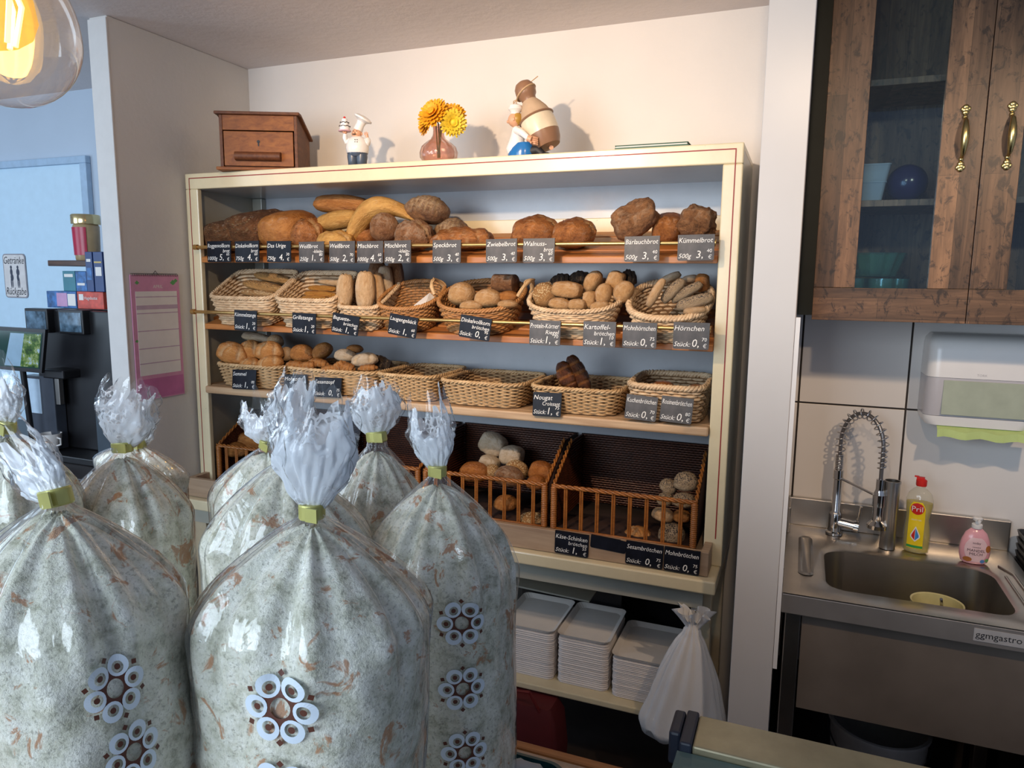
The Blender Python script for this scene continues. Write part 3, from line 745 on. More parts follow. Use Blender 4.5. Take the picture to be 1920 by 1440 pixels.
rolls([
 ('round', 'potato', 866, 551, 46, 44, 2.32, .10, 0, 'large round spelt roll at the left side of the handled basket'),
 ('round', 'potato', 915, 559, 48, 36, 2.29, .09, 0, 'rounded spelt roll in the middle of the handled basket'),
 ('round', 'bun', 954, 556, 36, 22, 2.32, .08, 0, 'flat spelt roll under the cylinder shaped roll'),
 ('cyl', 'dusty', 947, 531, 40, 34, 2.37, .085, 0, 'cylinder shaped brown roll standing at the back of the handled basket'),
 ('round', 'potato', 884, 573, 42, 20, 2.26, .07, 0, 'spelt roll peeping over the front rim on the left'),
 ('round', 'potato', 952, 570, 36, 16, 2.27, .07, 0, 'spelt roll just behind the front rim on the right')], 'spelt_roll', 'bread roll', 'spelt rolls in the handled basket')
rolls([
 ('round', 'sesame', 1022, 554, 44, 50, 2.33, .09, 35, 'seed crusted roll at the left side of the potato roll basket'),
 ('square', 'potato', 1064, 543, 54, 32, 2.31, .08, -4, 'wide floured potato roll lying upper left in the heap'),
 ('round', 'potato', 1050, 570, 42, 24, 2.26, .07, -8, 'potato roll front left behind the rim'),
 ('square', 'potato', 1084, 571, 32, 22, 2.26, .07, 0, 'small cube like potato roll front centre'),
 ('square', 'potato', 1106, 562, 32, 26, 2.29, .07, 85, 'potato roll standing on end in the centre'),
 ('round', 'potato', 1131, 552, 42, 31, 2.29, .06, 80, 'smooth oval potato roll standing right of centre'),
 ('round', 'potato', 1111, 528, 44, 30, 2.35, .07, 60, 'half shaded potato roll at the top middle of the heap'),
 ('square', 'potato', 1153, 530, 44, 34, 2.34, .07, 70, 'potato roll standing high at the upper right of the heap'),
 ('round', 'potato', 1168, 547, 44, 36, 2.31, .06, 55, 'oval potato roll leaning at the right rim'),
 ('round', 'potato', 1124, 573, 36, 18, 2.26, .06, 10, 'potato roll low behind the front rim right of centre'),
 ('lumpy', 'blackseed', 1052, 523, 36, 22, 2.38, .08, 8, 'black seeded roll at the back left of the heap'),
 ('lumpy', 'blackseed', 1088, 519, 38, 24, 2.39, .08, 0, 'black seeded roll at the back centre of the heap'),
 ('lumpy', 'blackseed', 1178, 521, 30, 34, 2.39, .08, 0, 'black seeded roll at the back right of the heap')], 'bread_roll', 'bread roll', 'rolls in the potato roll basket')
rolls([
 ('horn', 'pale', 1229, 549, 60, 18, 2.28, .04, 62, 'pale slim crescent roll standing at the left of the right basket'),
 ('horn', 'whitefl', 1257, 521, 40, 16, 2.37, .05, 25, 'greyish pale crescent roll at the back left'),
 ('horn', 'poppy', 1261, 545, 58, 22, 2.31, .05, 48, 'poppy crescent roll leaning right of the pale one'),
 ('horn', 'poppy', 1287, 548, 66, 20, 2.32, .05, 32, 'poppy crescent roll in the middle of the right basket'),
 ('horn', 'poppy', 1302, 566, 72, 24, 2.27, .06, 18, 'long poppy crescent roll in front in the right basket'),
 ('horn', 'pale', 1302, 583, 44, 15, 2.25, .05, 8, 'pale crescent roll lying lowest behind the braided rim'),
 ('horn', 'whitefl', 1292, 524, 30, 16, 2.38, .05, 15, 'pale crescent roll in the shade at the back centre'),
 ('horn', 'bun', 1316, 530, 28, 34, 2.37, .05, 0, 'brown crescent roll at the back next to the post')], 'crescent_roll', 'bread roll', 'crescent rolls in the right basket')
rolls([
 ('kaiser', 'semmel', 437, 662, 52, 42, 2.30, .09, -12, 'kaiser roll leaning at the left end of its basket'),
 ('kaiser', 'semmel', 470, 658, 40, 42, 2.34, .08, 8, 'kaiser roll half hidden in the second place from the left'),
 ('kaiser', 'semmel', 505, 658, 48, 38, 2.32, .08, 0, 'kaiser roll on top at the right of its basket'),
 ('kaiser', 'semmel', 507, 680, 44, 28, 2.28, .08, 12, 'kaiser roll low at the right behind the rim'),
 ('kaiser', 'semmel', 470, 683, 34, 26, 2.29, .08, 0, 'kaiser roll low in the middle behind the rim'),
 ('long', 'whitefl', 482, 633, 50, 18, 2.42, .07, -8, 'pale floury roll on top at the back'),
 ('round', 'pale', 516, 640, 24, 26, 2.41, .07, 0, 'small pale roll at the back right')], 'kaiser_roll', 'bread roll', 'kaiser rolls in the leftmost third shelf basket')
rolls([
 ('round', 'bun', 567, 662, 40, 34, 2.36, .08, 0, 'smooth round bun standing over the small plaits'),
 ('round', 'bun', 604, 658, 34, 28, 2.38, .08, 35, 'round bun leaning right of the smooth bun'),
 ('round', 'pale', 537, 664, 20, 28, 2.37, .06, 0, 'pale bun at the left end over the plaits'),
 ('plait', 'bun', 557, 684, 34, 16, 2.29, .06, -5, 'small plaited roll, first from the left in the long basket'),
 ('plait', 'bun', 577, 686, 30, 18, 2.28, .06, 10, 'small plaited roll, second from the left in the long basket'),
 ('plait', 'bun', 598, 680, 32, 16, 2.31, .06, -10, 'small plaited roll lying a little higher in the long basket'),
 ('plait', 'bun', 617, 692, 30, 16, 2.27, .06, 10, 'small plaited roll near the centre rim of the long basket'),
 ('plait', 'bun', 636, 688, 26, 20, 2.28, .06, 40, 'small upright plaited roll right of centre'),
 ('plait', 'bun', 652, 690, 24, 20, 2.28, .06, -20, 'small plaited roll beside the pale ring shaped ones'),
 ('plait', 'bun', 690, 690, 32, 14, 2.30, .06, 5, 'small plaited roll under the pale sesame ring'),
 ('round', 'whitefl', 648, 666, 36, 24, 2.36, .08, -5, 'pale sesame roll, upper left of the pale pair'),
 ('round', 'bun', 665, 654, 26, 16, 2.40, .07, 0, 'brown bun at the very top of the long basket heap'),
 ('kaiser', 'whitefl', 684, 674, 46, 26, 2.32, .08, 8, 'pale sesame knot at the right of the heap'),
 ('lumpy', 'blackseed', 716, 679, 40, 24, 2.38, .07, -20, 'dark poppy plait at the right end of the long basket')], 'plaited_roll', 'bread roll', 'small plaited rolls in the long basket')
rolls([
 ('croissant', 'choc', 1062, 706, 58, 34, 2.36, .07, -62, 'dark croissant leaning left in its basket'),
 ('croissant', 'choc', 1084, 700, 72, 34, 2.39, .07, -60, 'taller dark croissant leaning behind the other one')], 'croissant', 'croissant', 'croissants in the third shelf basket')
rolls([
 ('round', 'glossy', 1243, 722, 40, 16, 2.36, .08, 0, 'glossy brown cake bun behind the third shelf signs'),
 ('round', 'bun', 1306, 728, 36, 14, 2.30, .08, 0, 'brown raisin bun in the coarse basket by the post')], 'sweet_bun', 'bun', 'sweet buns in the coarse basket')
rolls([
 ('square', 'whitefl', 925, 832, 46, 42, 2.52, .09, -20, 'white floured square roll, highest in the bun basket'),
 ('square', 'whitefl', 960, 853, 40, 36, 2.50, .09, 0, 'white floured square roll under the highest one'),
 ('square', 'whitefl', 918, 868, 34, 28, 2.46, .08, -15, 'white floured roll squeezed behind the glossy bun'),
 ('round', 'glossy', 889, 884, 52, 38, 2.36, .10, 0, 'glossy round brown bun at the front left of the bun basket'),
 ('round', 'sesame', 969, 880, 42, 34, 2.44, .09, -20, 'sesame bun behind the big front bun'),
 ('round', 'dusty', 954, 892, 52, 38, 2.36, .10, -5, 'brown bun with pale ring in the middle of the bun basket'),
 ('square', 'glossy', 1016, 884, 42, 38, 2.42, .09, -12, 'tall brown bun at the right of the bun basket'),
 ('round', 'glossy', 1005, 904, 34, 28, 2.35, .08, 0, 'small dark bun in front of the tall bun'),
 ('round', 'sesame', 998, 974, 50, 26, 2.32, .10, 0, 'sesame bun seen between the bars at the bottom'),
 ('round', 'bun', 948, 942, 40, 28, 2.33, .10, 0, 'bun behind the bars of the bun basket'),
 ('round', 'sesame', 922, 885, 26, 30, 2.39, .08, 0, 'small seeded bun between the glossy and the ringed bun')], 'bun', 'bun', 'buns in the bottom bun basket')
rolls([
 ('round', 'poppy', 1286, 902, 46, 36, 2.42, .09, 0, 'poppy roll on top of the pile by the right post'),
 ('round', 'poppy', 1254, 911, 34, 26, 2.44, .08, -25, 'poppy roll left of the topmost one'),
 ('round', 'poppy', 1247, 935, 30, 24, 2.40, .08, 0, 'poppy roll in the second layer on the left'),
 ('round', 'poppy', 1282, 937, 44, 26, 2.38, .09, 0, 'poppy roll in the second layer on the right'),
 ('round', 'pale', 1243, 964, 42, 24, 2.34, .08, -10, 'pale roll behind the bars under the poppy rolls'),
 ('round', 'bun', 1278, 967, 34, 22, 2.35, .08, 0, 'brown roll behind the bars by the corner'),
 ('kaiser', 'semmel', 1196, 1004, 52, 34, 2.33, .09, 0, 'pale flat roll alone on the basket floor'),
 ('round', 'poppy', 1259, 1000, 50, 42, 2.33, .09, 0, 'big poppy roll on the basket floor behind the bars')], 'poppy_roll', 'bread roll', 'rolls in the bottom right basket')
rolls([
 ('round', 'bun', 474, 826, 54, 30, 2.42, .10, -10, 'large orange-brown bun in the far left display basket'),
 ('round', 'bun', 440, 842, 44, 28, 2.36, .10, 0, 'orange-brown bun low in the far left display basket'),
 ('round', 'bun', 492, 802, 34, 24, 2.50, .10, 0, 'orange-brown bun at the back of the far left display basket'),
 ('round', 'bun', 530, 838, 40, 24, 2.38, .10, 0, 'bun partly hidden by a bag neck in the far left display basket')], 'orange_bun', 'bun', 'buns in the far left display basket')
# sheet of paper in the empty oval basket
mb = MB(); a, b, c, d = at(776, 573, y=2.27), at(806, 549, y=2.36), at(815, 558, y=2.35), at(796, 574, y=2.26)
mb.add([a, d, c, b, a+Vector((0, 0, .001)), d+Vector((0, 0, .001)), c+Vector((0, 0, .001)), b+Vector((0, 0, .001))], [(0, 1, 2, 3), (7, 6, 5, 4), (0, 4, 5, 1), (1, 5, 6, 2), (2, 6, 7, 3), (3, 7, 4, 0)])
tag(build(mb, 'paper_sheet', paperw), 'small white paper sheet lying in the empty oval basket', 'paper')

# ------------------------------------------------------------------ price signs
def sign(x0, x1, y0, y1, Y, lines, wt, price, label, mat=slate, tilt=0, lean=12, grp='chalk price signs'):
    """x0..x1,y0..y1: pixels; hangs from its top edge"""
    c = at((x0+x1)/2, y0, y=Y); W = (at(x1, y0, y=Y)-at(x0, y0, y=Y)).length; H = (y1-y0)*(c-CAM).dot(FW)/FOC
    if Y < 2.15 and y0 > 900: c.z = .888; H = min(H, .073)
    o = thing('price_sign', label, 'sign', c, grp)
    M = Matrix.Translation(c) @ Matrix.Rotation(R_(tilt), 4, 'Y') @ Matrix.Rotation(R_(lean), 4, 'X')
    r = .006; pts = [(-W/2, 0), (W/2, 0)]
    for i in range(6): a = -PI/2*i/5; pts.append((W/2-r+r*math.cos(a), -H+r+r*math.sin(a)))
    for i in range(6): a = -PI/2-PI/2*i/5; pts.append((-W/2+r+r*math.cos(a), -H+r+r*math.sin(a)))
    mb = MB(); mb.poly(pts, 0, .0025); mb.box(-W/2, W/2, 0, .008, 0, .002)
    mb.v = [tuple(M @ Vector(p)) for p in mb.v]; build(mb, 'board', mat, o)
    mb = MB(); y = -.0006; h = H*.28; sd = x0
    for i, s in enumerate(lines):
        if i == 0: put_text(mb, s, -W*.47, -H*.29, h, W*.93, M, y, 'L', .2, .0002, sd)
        else: put_text(mb, s, W*.46 if i == 1 and len(lines) == 2 else 0, -H*.53, h*.85, W*.62, M, y, 'R', .2, .0002, sd)
    if wt: put_text(mb, wt, -W*.47, -H*.90, H*.26, W*.46, M, y, 'L', .3, .0002, sd)
    if price:
        a, b = price.split(','); put_text(mb, a+',', W*.04 if wt and len(wt) > 5 else W*.02, -H*.90, H*.42, W*.3, M, y, 'L', .15, .0002, sd)
        put_text(mb, b, W*.44, -H*.68, H*.20, W*.25, M, y, 'R', .1, .0003, sd); put_text(mb, '€', W*.44, -H*.93, H*.22, W*.18, M, y, 'R', .1, 0, sd)
    build(mb, 'writing', chalk, o); return o
K1 = 'price signs on the top rail'
Y1 = 2.203
S1 = [
 (388, 432, 453, 491, ['Roggenvollkorn', 'brot'], '1000g', '5,65', slate, 'sign reading Roggenvollkornbrot, 5,65 euros'),
 (440, 485, 453, 491, ['Dinkelvollkorn', 'brot'], '750g', '4,60', slate, 'sign reading Dinkelvollkornbrot, 4,60 euros, on the top rail'),
 (500, 545, 453, 491, ['Das Urige'], '750g', '4,30', slate, 'sign reading Das Urige, 4,30 euros'),
 (560, 607, 454, 492, ['Weißbrot', '-klein-'], '250g', '1,80', slate_sheen, 'sign reading Weißbrot klein, 250 grams'),
 (617, 665, 453, 493, ['Weißbrot'], '500g', '2,70', slate_sheen, 'sign reading Weißbrot, 500 grams, 2,70 euros'),
 (669, 718, 453, 493, ['Mischbrot'], '1000g', '4,60', slate_sheen, 'sign reading Mischbrot, 1000 grams, 4,60 euros'),
 (720, 770, 452, 493, ['Mischbrot', '-klein-'], '500g', '2,80', slate_sheen, 'sign reading Mischbrot klein, 2,80 euros'),
 (811, 864, 451, 493, ['Speckbrot'], '500g', '3,40', slate_sheen, 'sign reading Speckbrot, 3,40 euros'),
 (911, 969, 449, 492, ['Zwiebelbrot'], '500g', '3,40', slate_sheen, 'sign reading Zwiebelbrot, 3,40 euros'),
 (981, 1040, 448, 492, ['Walnuss-', 'brot'], '500g', '3,60', slate_sheen, 'sign reading Walnussbrot, 3,60 euros'),
 (1171, 1237, 444, 490, ['Bärlauchbrot'], '500g', '3,40', slate_sheen, 'sign reading Bärlauchbrot, 3,40 euros'),
 (1271, 1340, 441, 488, ['Kümmelbrot'], '500g', '3,40', slate_sheen, 'sign reading Kümmelbrot, 3,40 euros, at the right post')]
for (a, b, c, d, ln, wt, pr, mt, lb) in S1: sign(a, b, c, d, Y1, ln, wt, pr, lb, mt, random.uniform(-1, 1), -2, K1)
S2 = [
 (439, 481, 583, 620, ['Kümmelstange'], 'Stück:', '1,20', slate, 'sign reading Kümmelstange, 1,20 euros', 1),
 (548, 592, 588, 626, ['Grillstange'], 'Stück:', '1,20', slate, 'sign reading Grillstange, 1,20 euros', 1),
 (624, 674, 591, 627, ['Baguette-', 'brötchen'], 'Stück:', '1,40', slate, 'slightly crooked sign reading Baguettebrötchen, 1,40 euros', 7),
 (731, 784, 593, 631, ['Laugengebäck'], 'Stück:', '1,60', slate, 'crooked sign reading Laugengebäck, 1,60 euros', 8),
 (864, 922, 595, 636, ['Dinkelvollkorn', 'brötchen'], 'Stück:', '0,95', slate, 'crooked sign reading Dinkelvollkornbrötchen, 0,95 euros', 7),
 (993, 1051, 602, 648, ['Protein-Körner', 'Riegel'], 'Stück:', '1,70', slate_sheen, 'sign reading Protein-Körner Riegel, 1,70 euros', 0),
 (1094, 1155, 604, 651, ['Kartoffel-', 'brötchen'], 'Stück:', '1,10', slate_sheen, 'sign reading Kartoffelbrötchen, 1,10 euros', 0),
 (1168, 1232, 606, 653, ['Mohnhörnchen'], 'Stück:', '0,75', slate_sheen, 'sign reading Mohnhörnchen, 0,75 euros', 0),
 (1263, 1331, 606, 655, ['Hörnchen'], 'Stück:', '0,70', slate_sheen, 'sign reading Hörnchen, 0,70 euros, at the right post', 0)]
for (a, b, c, d, ln, wt, pr, mt, lb, ti) in S2: sign(a, b, c, d, 2.172, ln, wt, pr, lb, mt, ti, -2, 'price signs on the middle rail')
S3 = [
 (436, 480, 694, 730, 2.232, ['Semmel'], 'Stück:', '1,00', slate, 'sign reading Semmel, 1,00 euro, on the third shelf', -2),
 (533, 575, 703, 740, 2.232, ['Mohnzopf'], 'Stück:', '0,75', slate, 'sign reading Mohnzopf, 0,75 euros', -3),
 (590, 640, 709, 745, 2.232, ['Sesamzopf'], 'Stück:', '0,75', slate, 'sign reading Sesamzopf, partly behind a bag neck', -2),
 (1000, 1053, 737, 781, 2.232, ['Nougat', 'Croissant'], 'Stück:', '1,75', slate, 'sign reading Nougat Croissant, 1,75 euros', -1),
 (1175, 1234, 743, 788, 2.232, ['Kuchenbrötchen'], 'Stück:', '0,70', slate_sheen, 'sign reading Kuchenbrötchen, 0,70 euros', 3),
 (1241, 1301, 746, 793, 2.232, ['Rosinenbrötchen'], 'Stück:', '0,80', slate_sheen, 'sign reading Rosinenbrötchen, 0,80 euros', 3)]
for (a, b, c, d, Y, ln, wt, pr, mt, lb, ti) in S3: sign(a, b, c, d, Y, ln, wt, pr, lb, mt, ti, -8, 'price signs standing on the third shelf')
S4 = [
 (1041, 1104, 995, 1050, 2.146, ['Käse-Schinken', 'brötchen'], 'Stück:', '1,55', slate, 'sign reading Käse-Schinkenbrötchen, 1,55 euros', 1),
 (1174, 1244, 1020, 1078, 2.147, ['Sesambrötchen'], 'Stück:', '0,75', slate, 'sign reading Sesambrötchen on the wooden tray', 1),
 (1246, 1313, 1033, 1088, 2.144, ['Mohnbrötchen'], 'Stück:', '0,75', slate, 'sign reading Mohnbrötchen at the right end of the tray', 1)]
for (a, b, c, d, Y, ln, wt, pr, mt, lb, ti) in S4: sign(a, b, c, d, Y, ln, wt, pr, lb, mt, ti, 0, 'price signs on the wooden tray')
sign(1108, 1174, 1007, 1030, 2.148, [], '', '', 'blank back of a black sign between two tray signs', slate, 3, 0, 'price signs on the wooden tray')

# ------------------------------------------------------------------ things on top of the cabinet
def rot(c, deg, ax='Z'):
    c = Vector(c); return Matrix.Translation(c) @ Matrix.Rotation(R_(deg), 4, ax) @ Matrix.Translation(-c)
ZT = 2.1005
bx = thing('cash_box', 'old brown wooden cash box with sloping lid and drawer on the cabinet top', 'box', (-2.0, 2.38, ZT))
M = Matrix.Translation((-2.008, 2.385, ZT)) @ Matrix.Rotation(R_(24.6), 4, 'Z')
def B(x0, x1, y0, y1, z0, z1): return MB().box(x0, x1, y0, y1, z0, z1, M)
w2 = .146; d0, d1 = -.115, .090
mb = MB()
for xx in (-w2, w2-.012):
    mb.add([(xx+a, y, z) for a in (0, .012) for y, z in ((d0, .012), (d1, .012), (d1, .150), (d0+.02, .205), (d0, .205))],
           [(0, 1, 2, 3, 4), (5, 9, 8, 7, 6), (0, 5, 6, 1), (1, 6, 7, 2), (2, 7, 8, 3), (3, 8, 9, 4), (4, 9, 5, 0)], M)
mb.box(-w2+.012, w2-.012, d1-.01, d1, .012, .15, M); mb.box(-w2+.012, w2-.012, d0+.012, d1-.01, .012, .02, M)
build(mb, 'body', boxdark, bx, bev=.0015)
build(B(-w2+.012, w2-.012, d0+.002, d0+.014, .150, .205), 'upper_panel', boxwood, bx, bev=.001)
build(B(-w2-.012, w2+.012, d0-.018, d1+.008, 0, .012), 'base', boxwood, bx, bev=.003)
mb = MB(); mb.add([(x, y, z) for x in (-w2-.014, w2+.012) for y, z in ((d0-.014, .205), (d0+.025, .205), (d1+.012, .148), (d1+.012, .158), (d0+.025, .216), (d0-.014, .216))],
    [(0, 1, 2, 3, 4, 5), (6, 11, 10, 9, 8, 7), (0, 6, 7, 1), (1, 7, 8, 2), (2, 8, 9, 3), (3, 9, 10, 4), (4, 10, 11, 5), (5, 11, 6, 0)], M)
build(mb, 'lid', boxdark, bx, bev=.003)
dr = build(B(-w2+.016, w2-.016, d0-.002, d0+.01, .018, .145), 'drawer', boxwood, bx, bev=.001)
mb = MB(); mb.tube([(-.085, d0-.016, .052), (.085, d0-.016, .052)], .016, 14, M=M); mb.box(-.085, .085, d0-.014, d0-.003, .036, .068, M)
build(mb, 'drawer_pull', boxdark, dr, smooth=True)
mb = MB(); mb.disc((0, .108), .006, .006, 14, d0-.0035); mb.disc((0, .098), .003, .008, 10, d0-.0035); mb.v = [tuple(M @ Vector(p)) for p in mb.v]
build(mb, 'keyhole', black, dr)

skin = plain('figurine_skin', (.66, .36, .22, 1), .35)
pot_white = plain('figurine_white', (.82, .80, .78, 1), .25)
navy = plain('figurine_navy', (.06, .085, .13, 1), .3)
bluegl = plain('figurine_blue', (.02, .16, .46, 1), .2)
hairb = plain('figurine_dark_hair', (.05, .03, .02, 1), .5)
pinkm = plain('figurine_pink', (.70, .42, .50, 1), .4)
# chef figurine
C0 = at(668, 312, y=2.33); cx, cy = C0.x, 2.34
ch = thing('chef_figurine', 'small fat chef figurine in white lifting a tiered cake, beside the wooden box', 'figurine', (cx, cy, ZT))
F_ = Matrix.Translation((cx, cy, ZT)) @ Matrix.Rotation(R_(14), 4, 'Z')
mb = MB()
for sx in (-1, 1): mb.loft([[(sx*.0165+r*math.cos(2*PI*j/18)*1.0, -.002+r*1.15*math.sin(2*PI*j/18), z) for j in range(18)] for r, z in ((.012, .004), (.0175, .010), (.019, .025), (.021, .04), (.020, .052))], M=F_)
mb.lathe([(.030, .040), (.0385, .052), (.036, .066)], n=24, M=F_, sy=.9)
build(mb, 'trousers', navy, ch, smooth=True)
mb = MB()
for sx in (-1, 1): mb.sph((sx*.017, -.010, .005), .013, .021, .0065, M=F_)
build(mb, 'shoes', black, ch, smooth=True)
mb = MB(); mb.lathe([(.034, .048), (.040, .056), (.0425, .070), (.041, .084), (.035, .098), (.026, .108), (.014, .116)], n=28, M=F_, sy=.92)
mb.tube([(-.028, 0, .100), (-.042, -.004, .094), (-.046, -.006, .108), (-.044, -.006, .122)], lambda t: .0105-.003*t, 10, M=F_)
mb.tube([(.028, 0, .098), (.044, -.004, .088), (.047, -.010, .096), (.041, -.016, .106)], lambda t: .0105-.003*t, 10, M=F_)
build(mb, 'chef_jacket', pot_white, ch, smooth=True)
mb = MB()
for z in (.096, .088): mb.sph((.004, -.036, z), .0018, M=F_, n=8, k=5); mb.sph((.012, -.036, z), .0018, M=F_, n=8, k=5)
build(mb, 'jacket_buttons', black, ch, smooth=True)
mb = MB(); mb.sph((0, -.004, .124), .0185, .018, .017, M=F_); mb.sph((-.004, -.023, .122), .006, .007, .005, M=F_); mb.sph((.018, -.002, .122), .004, .003, .006, M=F_, n=8, k=6); mb.sph((-.018, -.002, .122), .004, .003, .006, M=F_, n=8, k=6)
mb.sph((0, -.012, .112), .013, .010, .007, M=F_)
hd = build(mb, 'head', skin, ch, smooth=True)
mb = MB()
for sx in (-.007, .006): mb.sph((sx, -.0205, .129), .0016, M=F_, n=8, k=5)
mb.tube([(-.010, -.022, .118), (-.004, -.027, .1165), (.003, -.0245, .118)], .0016, 6, M=F_)
mb.tube([(.016, .004, .133), (.0, .016, .132), (-.016, .004, .133)], .004, 6, M=F_)
build(mb, 'face_details', hairb, hd, smooth=True)
mb = MB(); mb.tube([(.044, -.016, .106), (.042, -.018, .118)], .0055, 10, M=F_)
for k, a in enumerate((-.004, 0, .004)): mb.tube([(.042+a, -.019, .116), (.041+a*1.4, -.020, .126-abs(a)*.6)], .0021, 6, M=F_)
mb.tube([(.038, -.018, .114), (.034, -.020, .119)], .0021, 6, M=F_)
mb.sph((-.044, -.006, .1265), .008, .008, .0045, M=F_)
for k in range(5): a = 2.4+k*.75; mb.tube([(-.044, -.006, .126), (-.044+.011*math.cos(a), -.006+.011*math.sin(a), .130)], .0022, 6, M=F_)
build(mb, 'hand', skin, ch, smooth=True)
H_ = F_ @ Matrix.Translation((.002, 0, .135)) @ Matrix.Rotation(R_(28), 4, 'Y')
mb = MB(); mb.lathe([(.017, 0), (.0165, .012), (.015, .022), (.017, .034), (.026, .040), (.034, .043), (.034, .049), (.022, .055), (.006, .057)], n=26, M=H_)
build(mb, 'chef_hat', pot_white, ch, smooth=True)
cz = .1305; mb = MB(); mb.lathe([(.0225, cz), (.0235, cz+.002), (.0225, cz+.004)], (-.045, -.006, 0), 24, M=F_)
ck = build(mb, 'cake_plate', pinkm, ch, smooth=True)
mb = MB()
for r, a, b in ((.0185, 0, .017), (.0145, .017, .030), (.010, .030, .041)): mb.lathe([(r*.98, cz+.004+a), (r, cz+.006+a), (r, cz+.003+b), (r*.9, cz+.004+b)], (-.045, -.006, 0), 24, M=F_)
build(mb, 'cake_tiers', pot_white, ck, smooth=True)
mb = MB()
for r, z in ((.0195, .018), (.0155, .031)): mb.tube([(-.045+r*math.cos(2*PI*k/40), -.006+r*math.sin(2*PI*k/40), cz+z+.0014*math.sin(k*2*PI/40*7)) for k in range(40)], .0014, 5, closed=True, M=F_)
build(mb, 'chocolate_trim', hairb, ck, smooth=True)
mb = MB(); mb.sph((-.045, -.006, cz+.049), .0045, M=F_); build(mb, 'cherry', red, ck, smooth=True)

# vase with flowers
V0 = at(820, 305, y=2.33); vx, vy = V0.x, 2.34
va = thing('flower_vase', 'rose tinted cut glass bud vase on the cabinet top', 'vase', (vx, vy, ZT))
prof = [(.040, .0), (.052, .005), (.063, .020), (.066, .038), (.060, .056), (.044, .071), (.027, .083), (.020, .096), (.0185, .112), (.0205, .130)]
rings = []
for r, z in prof:
    k = min(1, r/.03)
    rings.append([(vx+r*(1+.045*k*math.cos(12*t+z*60))*math.cos(t), vy+r*(1+.045*k*math.cos(12*t+z*60))*math.sin(t), ZT+z) for t in [2*PI*j/96 for j in range(96)]])
inner = [[(vx+(p[0]-vx)*.86, vy+(p[1]-vy)*.86, max(p[2], ZT+.006)) for p in r] for r in rings][::-1]
mb = MB().loft(rings+inner, (True, True)); build(mb, 'vase_body', pinkglass, va, smooth=True)
petal = plain('golden_petal', (.86, .40, .01, 1), .6, var=.15, scale=60); petal2 = plain('yellow_petal', (.80, .56, .03, 1), .6, var=.15, scale=60)
stemg = plain('stem_green', (.05, .12, .03, 1), .6)
FG = 'yellow flowers in the vase'
def flower(px, py, y, R0, tilt, pan, mat, label, droop=.0):
    c = at(px, py, y=y)
    t = thing('chrysanthemum', label, 'flower', c, FG)
    base = Matrix.Translation(c) @ Matrix.Rotation(R_(pan), 4, 'Z') @ Matrix.Rotation(R_(tilt), 4, 'X')
    mb = MB(); rnd = random.Random(px)
    for ring, (n, rr, el) in enumerate(((24, 1.0, -4), (22, .94, 6), (20, .82, 17), (16, .64, 30), (12, .42, 48))):
        for k in range(n):
            a = 2*PI*(k+.5*ring)/n+rnd.uniform(-.06, .06); L = R0*rr*rnd.uniform(.92, 1.05); e = R_(el-droop*60)
            wd = R0*.15
            d = Vector((math.cos(a)*math.cos(e), math.sin(a)*math.cos(e), math.sin(e))); s = Vector((-math.sin(a), math.cos(a), 0)); u = d.cross(s)*-1
            pts = [d*(L*.08)-s*wd*.3, d*(L*.08)+s*wd*.3, d*(L*.6)-s*wd+u*(-.03*L), d*(L*.6)+u*(.05*L*-1), d*(L*.6)+s*wd+u*(-.03*L), d*L-u*(L*(.10+droop*.3))-s*wd*.35, d*L-u*(L*(.10+droop*.3))+s*wd*.35]
            up = [p+u*-.0006 for p in pts]
            mb.add([tuple(p) for p in pts+up], [(0, 3, 2), (0, 1, 3), (1, 4, 3), (2, 3, 5), (3, 6, 5), (3, 4, 6), (7, 9, 10), (7, 10, 8), (8, 10, 11), (9, 12, 10), (10, 12, 13), (10, 13, 11)], base)
    mb.sph((0, 0, R0*.12), R0*.22, R0*.22, R0*.14, M=base); build(mb, 'petals', mat, t, smooth=False)
    mb = MB(); tip = Vector((vx+rnd.uniform(-.006, .006), vy, ZT+.02)); mid = Vector((vx+(c.x-vx)*.2, vy, ZT+.135))
    mb.tube([c, (c+mid)/2+Vector((0, 0, .004)), mid, tip], .0022, 6); mb.sph((0, 0, -R0*.10), R0*.2, R0*.2, R0*.12, M=base)
    build(mb, 'stem', stemg, t, smooth=True)
flower(812, 214, 2.30, .060, 62, -8, petal, 'large golden flower facing forward, left of centre in the vase')
flower(845, 216, 2.34, .056, 50, 22, petal, 'golden flower turned to the right in the vase')
flower(850, 230, 2.31, .048, 95, 30, petal2, 'lemon yellow drooping flower at the lower right of the vase', .25)
flower(795, 230, 2.33, .044, 80, -40, petal, 'small golden flower drooping at the lower left of the vase', .3)

# baker figurine hugging a jar
J0 = at(985, 296, y=2.33); jx, jy = J0.x, 2.35
bk = thing('baker_figurine', 'small kneeling baker figurine in white and blue hugging a tall clay jar', 'figurine', (jx, jy, ZT))
F2 = Matrix.Translation((jx, jy, ZT)) @ Matrix.Scale(1.28, 4)
clay = plain('clay_brown', (.26, .14, .08, 1), .35); sand = plain('rough_sand_glaze', (.50, .36, .24, 1), .85, bump=.8, bscale=500); offw = plain('ivory_glaze', (.74, .64, .48, 1), .3)
twine = plain('raffia_twine', (.48, .32, .18, 1), .8)
J_ = F2 @ Matrix.Translation((.052, 0, .038)) @ Matrix.Rotation(R_(-24), 4, 'Y')
def jar(a, b, mat, nm):
    P = [(.020, -.012), (.034, -.010), (.041, .005), (.045, .025), (.046, .05), (.044, .07), (.037, .09), (.027, .108), (.019, .120), (.0175, .130)]
    seg = [p for p in P if a <= p[1] <= b]; mb = MB(); mb.lathe(seg, n=30, M=J_, caps=(a < 0, False)); return build(mb, nm, mat, bk, smooth=True)
